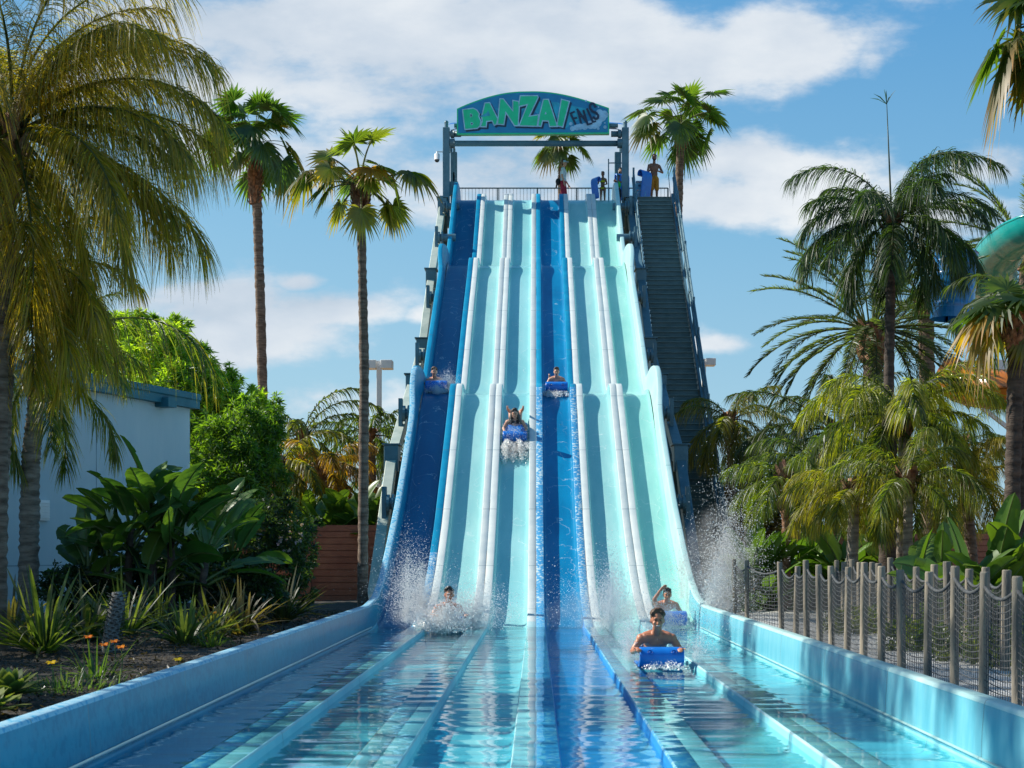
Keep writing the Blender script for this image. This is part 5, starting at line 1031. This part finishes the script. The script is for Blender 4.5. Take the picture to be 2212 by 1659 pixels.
def rider(label, x, y, sk, hr, scale=1.0, kick=0, yaw=0, lift=0.0, smile=0, mouth=0, long=0, suit=(.02,.02,.03), wave=0, pitch=None, vox=.011, head_up=0, name='person', dz=0.0):
    d = float((lane_z(y+.3)-lane_z(y-.3))/.6); pt = math.atan(d) if pitch is None else pitch
    root = thing(name, label, 'person', (x, y, float(lane_z(y))+lift), (pt, 0, R(yaw)))
    s = scale; V = lambda *a: tuple(np.array(a)*s); mb = MB()
    ball(mb, V(0,.02,.25), V(.165,.20,.105)); ball(mb, V(0,.25,.19), V(.135,.22,.095)); hz = .17 if kick != 2 else .115; ball(mb, V(0,.50,hz), V(.15,.15,.100 if kick != 2 else .085)); capsule(mb, V(-.13,-.10,.285), V(.13,-.10,.285), .075*s, .075*s)
    two(lambda q: ball(mb, V(q*.185,-.10,.275), V(.062,.07,.065))); capsule(mb, V(0,-.10,.32), V(0,-.20,.42), .062*s, .055*s)
    two(lambda q: capsule(mb, V(q*.06,-.08,.34), V(q*.14,-.09,.32), .045*s, .04*s))
    hc = Vector(V(0,-.235,.50+head_up)); Rm = Matrix.Rotation(-pt*.75+R(6), 3, 'X')
    head_parts(mb, hc, Rm, s)
    for q in (-1, 1):
        el = V(q*.285,-.15,.13); wr = V(q*.25,-.42,.17)
        if wave and q == -1: el = V(-.25,-.16,.40); wr = V(-.13,-.20,.60)
        capsule(mb, V(q*.195,-.10,.27), el, .050*s, .040*s); capsule(mb, el, wr, .040*s, .027*s)
        if wave and q == -1: hand(mb, wr, (.6,.1,.5), (0,-1,.3), q, .4, s)
        else: hand(mb, wr, (-q*.1,-1,.1), (-q*.25,0,1), q, .7, s)
    for q in (-1, 1):
        k_ = (kick == 2) or (kick == 1 and q == -1)
        kn = V(q*.13,.88,.08); an = V(q*.19,.66,.26) if k_ else V(q*.15,1.30,.08); to = V(q*.20,.61,.34) if k_ else V(q*.17,1.46,.05)
        capsule(mb, V(q*.085,.50,hz-.02), kn, .085*s, .055*s); capsule(mb, kn, an, .055*s, .036*s); capsule(mb, an, to, .036*s, .026*s); 
        for t_ in range(5): capsule(mb, to, tuple(np.array(to)+np.array([(t_-2)*.014*s, .02*s, (.03 if k_ else -.0)*s])), .012*s, .009*s, 6)
    b = mb.build('body', SK[sk], root); fuse(b, vox, 2)
    hair_cap(root, hc, Rm, s, HR[hr], long); face_parts(root, hc, Rm, s, smile, mouth, brow=HR[hr])
    mb = MB(); ball(mb, V(0,.50,hz), V(.163,.16 if kick != 2 else .10,.112 if kick != 2 else .093)); (two(lambda q: capsule(mb, V(q*.085,.50,.155), V(q*.105,.72,.13), .093*s, .082*s)) if kick != 2 else None); o = mb.build('swim_shorts', CL('swim_cloth', suit), root); fuse(o, .014, 2)
    return root
def board_mesh(W_=.56, L=1.02, T=.045, curl=.26):
    """soft mat: flat bed whose front edge rolls up and back; profile in y,z"""
    c = [(.52, 0), (.2, 0), (-.15, 0), (-.34, .005), (-.45, .03), (-.525, .085), (-.545, .15), (-.52, .205), (-.46, .235), (-.39, .238), (-.345, .225)]
    C = np.array(c); t = nrm(np.gradient(C, axis=0)); n = np.stack([-t[:, 1], t[:, 0]], -1)*-1
    xs = np.array([-1, -.985, -.95, -.85, -.5, 0, .5, .85, .95, .985, 1])*W_/2; ed = np.array([.15, .7, .95, 1, 1, 1, 1, 1, .95, .7, .15])
    mb = MB(); k = len(C); m = len(xs)
    for sg in (-1, 1):
        V = np.zeros((k, m, 3)); V[..., 0] = xs; V[..., 1] = C[:, None, 0]+sg*n[:, None, 0]*T/2*ed; V[..., 2] = C[:, None, 1]+T/2+sg*n[:, None, 1]*T/2*ed
        i = np.arange(k-1)[:, None]*m; j = np.arange(m-1)[None]; mb.add(V.reshape(-1, 3), np.stack([i+j, i+j+1, i+m+j+1, i+m+j], -1).reshape(-1, 4))
    for e in (0, k-1):
        A = mb.n; V = np.concatenate([mb.v[0].reshape(k, m, 3)[e], mb.v[1].reshape(k, m, 3)[e]]); mb.add(V, [[a, a+1, m+a+1, m+a] for a in range(m-1)])
    for e in (0, m-1):
        V = np.concatenate([mb.v[0].reshape(k, m, 3)[:, e], mb.v[1].reshape(k, m, 3)[:, e]]); mb.add(V, [[a, a+1, k+a+1, k+a] for a in range(k-1)])
    return mb
BOARD = board_mesh().mesh('mat', [M['board']]); mbk = MB(); tube(mbk, [(.032*math.cos(a), 0, .032*math.sin(a)) for a in np.linspace(0, 6.2832, 17)], .006, 6, cap=False); ball(mbk, (0, 0, 0), (.02, .008, .02), 10, 6); RIV = mbk.mesh('handle_plug', [mat('plug_blue', (.003,.09,.42), None, 3, .3)])
def ride_board(label, x, y, lift=0.0, yaw=0, pitch=None, scale=1.0, name='slide_mat', loc=None, rot=None):
    d = float((lane_z(y+.3)-lane_z(y-.3))/.6) if loc is None else 0; pt = math.atan(d) if pitch is None else pitch
    r = thing(name, label, 'slide mat', loc if loc is not None else (x, y, float(lane_z(y))+lift), rot if rot is not None else (pt, 0, R(yaw)), group='blue foam slide mats'); r.scale = (scale,)*3
    o = bpy.data.objects.new('mat', BOARD); COL.objects.link(o); o.parent = r
    for q in (-1, 1):
        h = bpy.data.objects.new('handle_plug', RIV); COL.objects.link(h); h.parent = o; h.location = (q*.15, -.553, .225); h.rotation_euler = (R(-38), 0, 0)
    return r
# --- riders
rider('smiling bare-chested man with short brown hair riding a blue mat across the pool', 1.42, 17.55, 'tan', 'brown', .98, smile=1, lift=.17, pitch=0, suit=(.02,.04,.10), vox=.009)
ride_board('blue slide mat under the smiling bare-chested man in the pool', 1.45, 17.55, .10, pitch=0, scale=.92)
rider('dark-haired boy shading his forehead, reaching the foot of the rightmost lane', 2.36, 26.9, 'tan', 'black', .92, wave=1, lift=.13, suit=(.02,.02,.05))
ride_board('blue slide mat under the dark-haired boy at the foot of the rightmost lane', 2.40, 26.8, .06)
rider('young woman with long dark wet hair riding down the third lane, feet raised', -.50, 35.3, 'fair', 'black', .95, kick=2, lift=.13, long=.24, head_up=.07, suit=(.01,.01,.015))
ride_board('blue slide mat under the young woman with long dark hair', -.50, 35.25, .06)
rider('laughing child with brown hair, one foot raised, cresting the middle drop', .52, 37.9, 'fair', 'brown', .88, kick=1, lift=.13, mouth=1, suit=(.02,.03,.08), pitch=R(12))
ride_board('blue slide mat under the laughing child at the middle drop', .52, 37.85, .06, pitch=R(12))
rider('curly-haired rider half hidden in white splash at the middle drop of the left lane', -2.62, 38.35, 'fair', 'brown', .92, lift=.10, pitch=R(2), suit=(.05,.02,.02), mouth=1)
ride_board('blue slide mat hidden in splash in the left lane', -2.55, 38.3, .04, pitch=R(2))
rider('dark-haired rider wrapped in spray at the foot of the second lane', -1.52, 25.3, 'tan', 'black', 1.0, lift=.22, pitch=0, suit=(.02,.02,.03), yaw=12)
ride_board('blue slide mat inside the big splash at the foot of the second lane', -1.50, 25.5, .10, pitch=0)
# --- people standing on the tower
def stander(label, x, y, z, h, yaw, sk, hr, arms, shirt=None, shorts=None, top=None, bikini=None, cap=None, long=0, step=.0, braid=False, pack=False, headyaw=0, beard=False):
    root = thing('person', label, 'person', (x, y, z), (0, 0, R(yaw))); s = h/1.78; V = lambda *a: tuple(np.array(a)*s); mb = MB()
    sh = .19 if h > 1.5 else .16; tw_ = 1.0 if h > 1.5 else .82
    ball(mb, V(0,0,1.28), V(.165*tw_,.105,.19)); ball(mb, V(0,0,1.08), V(.135*tw_,.09,.18)); ball(mb, V(0,.005,.93), V(.155*tw_,.105,.12)); capsule(mb, V(-.12*tw_,0,1.41), V(.12*tw_,0,1.41), .06*s, .06*s); capsule(mb, V(0,0,1.43), V(0,-.015,1.56), .055*s, .05*s)
    hc = Vector(V(0,-.025,1.665)); Rm = Matrix.Rotation(R(headyaw), 3, 'Z'); head_parts(mb, hc, Rm, s)
    for i, q in enumerate((-1, 1)):
        el, wr = arms[i]; S_ = V(q*sh,0,1.39); capsule(mb, S_, V(*el), .050*s, .040*s); capsule(mb, V(*el), V(*wr), .040*s, .027*s); dv = np.array(wr)-np.array(el); hand(mb, V(*wr), dv, (0,-.3,1) if abs(dv[2]) < .2 else (q,0,.1), q, .5, s)
        st_ = step*q; capsule(mb, V(q*.085,0,.92), V(q*.095,-.02-st_*.5,.49), .083*s, .055*s); capsule(mb, V(q*.095,-.02-st_*.5,.49), V(q*.10,.01-st_,.09), .055*s, .036*s); capsule(mb, V(q*.10,.02-st_,.045), V(q*.11,-.15-st_,.03), .036*s, .028*s)
    b = mb.build('body', SK[sk], root); fuse(b, .013, 2); face_parts(root, hc, Rm, s, brow=HR[hr])
    hair_cap(root, hc, Rm, s, HR[hr], long)
    if beard: mb = MB(); pb = lambda a, b_, c: tuple(hc+Rm@Vector((a, b_, c))*s); ball(mb, pb(0,-.034,-.064), V(.060,.062,.052)); mb.build('beard', HR[hr], root)
    def cloth(nm, c, fn, vox=.014):
        mb = MB(); fn(mb); o = mb.build(nm, CL(nm+'_cloth', c), root); fuse(o, vox, 2)
    if shirt: cloth('shirt', shirt, lambda mb: (ball(mb, V(0,0,1.27), V(.185,.13,.21)), ball(mb, V(0,0,1.07), V(.165,.12,.18)), capsule(mb, V(-.13,0,1.42), V(.13,0,1.42), .07*s, .07*s), two(lambda q: capsule(mb, V(q*sh,0,1.39), tuple((np.array(V(q*sh,0,1.39))*.4+np.array(V(*arms[0 if q < 0 else 1][0]))*.6)), .068*s, .066*s))))
    if shorts: cloth('shorts', shorts, lambda mb: (ball(mb, V(0,.005,.93), V(.172*tw_,.12,.12)), two(lambda q: capsule(mb, V(q*.085,0,.90), V(q*.095,-.02-step*q*.45,.54), .098*s, .084*s))))
    if bikini:
        cloth('bikini_top', bikini, lambda mb: (ball(mb, V(0,-.005,1.27), V(.150*tw_+.02,.125,.075)), two(lambda q: capsule(mb, V(q*.07,-.08,1.33), V(q*.09,0,1.46), .014*s, .014*s))), .011)
        cloth('bikini_bottom', bikini, lambda mb: (ball(mb, V(0,.005,.92), V(.160*tw_+.012,.118,.085)),), .011)
    if top: cloth('swim_top', top, lambda mb: (ball(mb, V(0,-.01,1.22), V(.165*tw_+.02,.125,.22)),))
    if cap: cloth('cap', cap, lambda mb: (ball(mb, tuple(hc+Vector(V(0,.012,.055))), V(.088,.105,.072)), ball(mb, tuple(hc+Rm@Vector(V(0,-.115,.045))), V(.062,.075,.010))), .010)
    if braid: mb = MB(); capsule(mb, V(.02,.10,1.62), V(.07,.09,1.32), .028*s, .018*s); mb.build('braid', HR[hr], root)
    if pack: cloth('waist_pack', (.012,.012,.016), lambda mb: (ball(mb, V(0,.20,.98), V(.13,.10,.13)), capsule(mb, V(0,.24,.92), V(.02,.28,.75), .035*s, .03*s), capsule(mb, V(.05,.2,1.05), V(.05,.22,1.2), .012*s, .012*s)), .012)
    return root
stander('lifeguard in white shirt, red shorts and pale cap standing behind the top of the slide', ax(1217,56), 56.0, DZ+.02, 1.80, 82, 'fair', 'brown', [((-.27,.02,1.12),(-.25,-.06,.88)),((.27,-.02,1.12),(.23,-.16,.90))], shirt=(.55,.62,.68), shorts=(.35,.012,.04), cap=(.35,.55,.68), pack=True, step=.07)
stander('girl in a yellow bikini holding a blue mat at the top of the slide', ax(1302,55.7), 55.7, DZ+.02, 1.28, -10, 'brown', 'black', [((-.25,-.05,1.14),(-.20,-.28,1.10)),((.23,-.06,1.12),(-.02,-.22,1.05))], bikini=(.55,.55,.01), braid=True, headyaw=-25)
stander('child in a bright green top with arms raised beside the gate post', ax(1336,55.6), 55.6, DZ+.02, 1.12, 15, 'brown', 'black', [((-.30,-.04,1.42),(-.18,-.08,1.66)),((.30,-.04,1.42),(.17,-.08,1.66))], top=(.02,.62,.06), shorts=(.01,.02,.03))
stander('dark-haired woman behind the child, partly hidden by the gate post', ax(1341,56.5), 56.5, DZ+.02, 1.62, 10, 'olive', 'black', [((-.26,-.05,1.14),(-.20,-.25,1.20)),((.26,-.05,1.14),(.20,-.25,1.20))], top=(.02,.05,.12), shorts=(.02,.03,.05), long=.16)
stander('bare-chested bearded man in mustard shorts holding a blue mat at the stair head', ax(1413,55.4), 55.4, DZ+.02, 1.84, 12, 'brown', 'black', [((-.27,-.08,1.12),(-.24,-.34,1.14)),((.30,-.06,1.14),(.05,-.26,1.14))], shorts=(.38,.17,.01), headyaw=-20, beard=True)
# upright mats held by the people
def upright(label, px, pyb, D, yaw, lean=0, sc=1.0): ride_board(label, 0, 0, loc=tuple(at(px, pyb, D)+Vector((0, 0, .50*sc))), rot=(R(-90+lean), 0, R(yaw)), scale=sc)
upright('blue mat stood on end by the girl in the yellow bikini', 1284, 429, 55.3, -58, 8, .74)
upright('blue mat held upright by the bearded man at the stair head', 1397, 432, 54.9, 48, 8, 1.02)
upright('blue mat held behind the child in the green top', 1346, 432, 56.25, 20, 3, .95)
# ---------------------------------------------------------------- spray and foam
def drop_mat(name, c, tr, rough=.25):
    m = bpy.data.materials.new(name); m.use_nodes = True; t = m.node_tree; t.nodes.clear(); L = t.links.new
    d = N(t, 'ShaderNodeBsdfDiffuse'); d.inputs[0].default_value = (*c, 1); tl = N(t, 'ShaderNodeBsdfTranslucent'); tl.inputs[0].default_value = (*c, 1); g = N(t, 'ShaderNodeBsdfGlossy'); g.inputs['Roughness'].default_value = rough
    a = N(t, 'ShaderNodeMixShader'); a.inputs[0].default_value = .62; L(d.outputs[0], a.inputs[1]); L(tl.outputs[0], a.inputs[2])
    b = N(t, 'ShaderNodeMixShader'); b.inputs[0].default_value = .15; L(a.outputs[0], b.inputs[1]); L(g.outputs[0], b.inputs[2])
    tp = N(t, 'ShaderNodeBsdfTransparent'); e = N(t, 'ShaderNodeMixShader'); e.inputs[0].default_value = tr; L(b.outputs[0], e.inputs[1]); L(tp.outputs[0], e.inputs[2])
    o = N(t, 'ShaderNodeOutputMaterial'); L(e.outputs[0], o.inputs[0]); return m
M['drop'] = drop_mat('water_drops', (.92,.95,.97), .2); M['foam'] = drop_mat('white_foam', (.96,.98,.98), .5)
TET = np.array([(1,1,1),(1,-1,-1),(-1,1,-1),(-1,-1,1)], float)/1.7; TF = np.array([(0,1,2),(0,3,1),(0,2,3),(1,3,2)])
OC = np.array([(1,0,0),(-1,0,0),(0,1,0),(0,-1,0),(0,0,1),(0,0,-1)], float); OF = np.array([(0,2,4),(2,1,4),(1,3,4),(3,0,4),(2,0,5),(1,2,5),(3,1,5),(0,3,5)])
def drops(mb, P, r, shape='t'):
    V0, F0 = (TET, TF) if shape == 't' else (OC, OF); n = len(P); V = P[:, None]+r[:, None, None]*V0*rng.uniform(.7, 1.3, (n, 1, 3)); f_ = F0[None]+(np.arange(n)*len(V0))[:, None, None]
    mb.add(V.reshape(-1, 3), f_.reshape(-1, 3))
def plume(c, sp, n, up=1.0, dr=(0, 0), r0=.003, r1=.010):
    """drops thrown up from a source: ballistic, so denser near the base"""
    th = rng.uniform(0, 6.28, n); v = np.abs(rng.normal(0, 1, n)); t = rng.uniform(.02, 1, n)**.8
    x = sp[0]*v*np.cos(th)*t+dr[0]*t; y = sp[1]*v*np.sin(th)*t+dr[1]*t; z = up*np.abs(rng.normal(.7, .45, n))*(4*t*(1-t*.62))*.55
    P = np.stack([x, y, np.abs(z)], -1)+np.array(c)+rng.normal(0, .02, (n, 3)); r = r0+(r1-r0)*rng.random(n)**3.5; return P, r
def splash(label, parts, loc):
    mb = MB()
    for c, sp_, n, up, dr, r0, r1 in parts: P, r = plume(c, sp_, n, up, dr, r0, r1); drops(mb, P-np.array(loc), r)
    return tag(mb.build('splash', M['drop'], loc=loc, smooth=False), label, 'splash', kind='stuff')
def foam(label, c, ext, n, slope, r=(.006, .028)):
    mb = MB(); m = 26; s = rng.uniform(-1, 1, (m, 2)); vx = s[:, 0]*rng.uniform(.5, 1.1, m); hh = rng.uniform(.25, 1, m)**1.3; L_ = rng.uniform(.2, 1, m)
    k = rng.integers(0, m, n); t = rng.random(n)
    x = (s[k, 0]*.75+vx[k]*.35*t+rng.normal(0, .09, n)).clip(-1.05, 1.05)*ext[0]; y = -(L_[k]*t)*ext[1]+rng.normal(0, .04, n); z = ext[2]*hh[k]*4*t*(1-t)*.8+np.abs(rng.normal(0, .03, n))+.01
    drops(mb, np.stack([x, y, z+y*slope], -1), r[0]+(r[1]-r[0])*rng.random(n)**3)
    return tag(mb.build('foam', M['foam'], loc=c, smooth=False), label, 'foam', kind='stuff')
zl = lambda y: float(lane_z(y))
def mist(label, c, r, dens):
    m = bpy.data.materials.new('mist'); m.use_nodes = True; t = m.node_tree; t.nodes.clear(); L = t.links.new; v = N(t, 'ShaderNodeVolumePrincipled'); v.inputs['Color'].default_value = (.96, .98, 1, 1); v.inputs['Anisotropy'].default_value = .3
    tc = N(t, 'ShaderNodeTexCoord'); ln = N(t, 'ShaderNodeVectorMath', operation='LENGTH'); L(tc.outputs['Object'], ln.inputs[0]); no = N(t, 'ShaderNodeTexNoise'); no.inputs['Scale'].default_value = 2.6; no.inputs['Detail'].default_value = 4; L(tc.outputs['Object'], no.inputs['Vector'])
    f_ = mth(t, 'SUBTRACT', 1, ln.outputs['Value'], clamp=True); nn = mth(t, 'MULTIPLY_ADD', no.outputs[0], 4, -1.6, clamp=True); L(mth(t, 'MULTIPLY', mth(t, 'MULTIPLY', f_, nn), dens), v.inputs['Density'])
    o_ = N(t, 'ShaderNodeOutputMaterial'); L(v.outputs[0], o_.inputs['Volume']); mb = MB(); ball(mb, (0, 0, 0), 1, 20, 12); o = mb.build('mist', m, loc=c); o.scale = r; return tag(o, label, 'mist', kind='stuff')
mist('soft white mist in the heart of the splash at the foot of the second lane', (-1.6,25.9,.20), (1.0,.6,.55), 3.5)
mist('thin mist hanging behind the smiling man', (1.4,24.4,.3), (1.3,1.3,.6), .9)
mist('mist drifting over the outer right wall at the slide foot', (3.35,27.3,1.0), (.8,1.0,1.3), 1.6)
mist('puff of mist in front of the dark-haired young woman', (-.5,34.45,zl(34.45)+.10), (.36,.50,.24), 7.0)
mist('puff of mist at the left-lane rider', (-2.35,38.0,zl(38.0)+.15), (.42,.35,.32), 6.0)
splash('huge fan of spray thrown up round the rider at the foot of the second lane',
  [((-1.5,24.9,.05),(.50,.40),24000,.36,(0,-.2),.003,.013),((-1.95,25.8,.1),(.55,.6),24000,.85,(-.1,.2),.003,.010),((-2.3,26.3,.1),(.38,.5),12000,1.10,(0,.2),.003,.010),((-1.1,25.2,.05),(.45,.45),18000,.60,(.2,-.1),.003,.011),((-1.55,24.6,.02),(.30,.25),9000,.20,(0,-.1),.005,.014)], (-1.5,25.1,0))
foam('white water boiling in front of the second-lane rider', (-1.5,24.75,0), (.50,.40,.24), 5000, 0, (.005,.018))
splash('wide curtain of spray behind and beside the smiling man on the right',
  [((1.2,24.2,.1),(.8,1.0),14000,.75,(0,0),.003,.011),((1.9,21.2,.05),(.85,1.0),9000,.42,(0,0),.003,.010),((1.35,26.4,.1),(.55,.5),14000,.95,(0,0),.003,.011),((2.75,27.9,.45),(.35,.5),5000,.9,(0,.3),.003,.010)], (2.0,24.0,0))
splash('spray bursting over the outer right wall against the dark stair foot', [((3.15,26.8,.3),(.50,.8),14000,1.3,(.55,.3),.004,.015),((3.35,27.6,.2),(.55,.8),9000,1.9,(.35,.3),.004,.014),((2.9,25.6,.2),(.4,.9),9000,.75,(.3,0),.003,.013)], (3.15,26.8,0))
splash('drops streaming off the arms of the smiling man', [((1.12,17.5,.05),(.16,.3),4200,.42,(-.05,.1),.002,.009),((1.88,17.6,.03),(.16,.35),3000,.30,(.1,.2),.002,.008),((1.5,18.3,.03),(.5,.7),5000,.45,(0,.3),.002,.007)], (1.5,17.5,0))
foam('low white wash along the front edge of the man\'s mat', (1.5,16.98,0), (.32,.12,.05), 700, 0, (.004,.013))
foam('thick white wave pushed ahead of the dark-haired young woman', (-.5,34.80,zl(34.80)), (.36,.85,.34), 6500, .55, (.006,.030))
splash('drops flying round the dark-haired young woman', [((-.5,35.0,zl(35.0)),(.38,.4),2600,.32,(0,-.2),.004,.012)], (-.5,35.0,zl(35.0)))
foam('strip of foam under the laughing child\'s mat at the middle drop', (.5,37.33,zl(37.33)), (.33,.32,.13), 2200, .3, (.006,.026))
splash('few drops round the laughing child', [((.5,37.6,zl(37.6)),(.35,.3),900,.20,(0,-.1),.004,.011)], (.5,37.6,zl(37.6)))
foam('white water round the left-lane rider at the middle drop', (-2.42,38.0,zl(38.0)), (.40,.35,.34), 2600, .1, (.006,.026))
splash('spray over the left-lane rider at the middle drop', [((-2.35,38.1,zl(38.1)),(.30,.3),4500,.42,(.1,-.1),.004,.012),((-2.5,37.4,zl(37.5)),(.30,.2),2500,.18,(0,-.1),.004,.011)], (-2.4,38.0,zl(38.0)))
# ---------------------------------------------------------------- unseen trees added left of the frame; their crowns shade bed, dapple pool
TB = lambda y0, n: [((-13.2+rng.normal(0, .5), y0+k*1.5+rng.normal(0, .3), 14.3+rng.normal(0, .9)), (.95, .62, 1.0)) for k in range(n)]
for lb, px_, py_, bl in (('tall airy shade-casting tree added unseen beyond the left frame edge, nearest the camera', -13, 15.0, [((-12.5,12.5,6.5),(1.6,2.0,1.2)),((-13,15,8.5),(1.8,2.2,1.2)),((-12.5,15.5,6),(1.4,1.8,1.3))]+TB(12.6, 3)),
                       ('tall airy shade-casting tree added unseen beyond the left frame edge, middle of three', -13.5, 20, [((-13,18.5,7.2),(1.6,1.9,1.1)),((-12.8,20.5,6),(1.4,1.7,1.2)),((-13,20.5,9.4),(1.6,1.9,1.1))]+TB(17.8, 3)),
                       ('tall airy shade-casting tree added unseen beyond the left frame edge, furthest of three', -13.5, 26, [((-13.5,23.5,7.6),(1.7,2.1,1.1)),((-13.5,26,9.6),(1.6,1.9,1.1))]+TB(24.6, 3))):
    leaf_tree(lb, (px_, py_, .14), bl, 380, 22, .20, (.04,.08,.015), (.12,.18,.03), 5.0, .2, name='added_shade_tree', group='unseen trees added left of the frame for their shade')
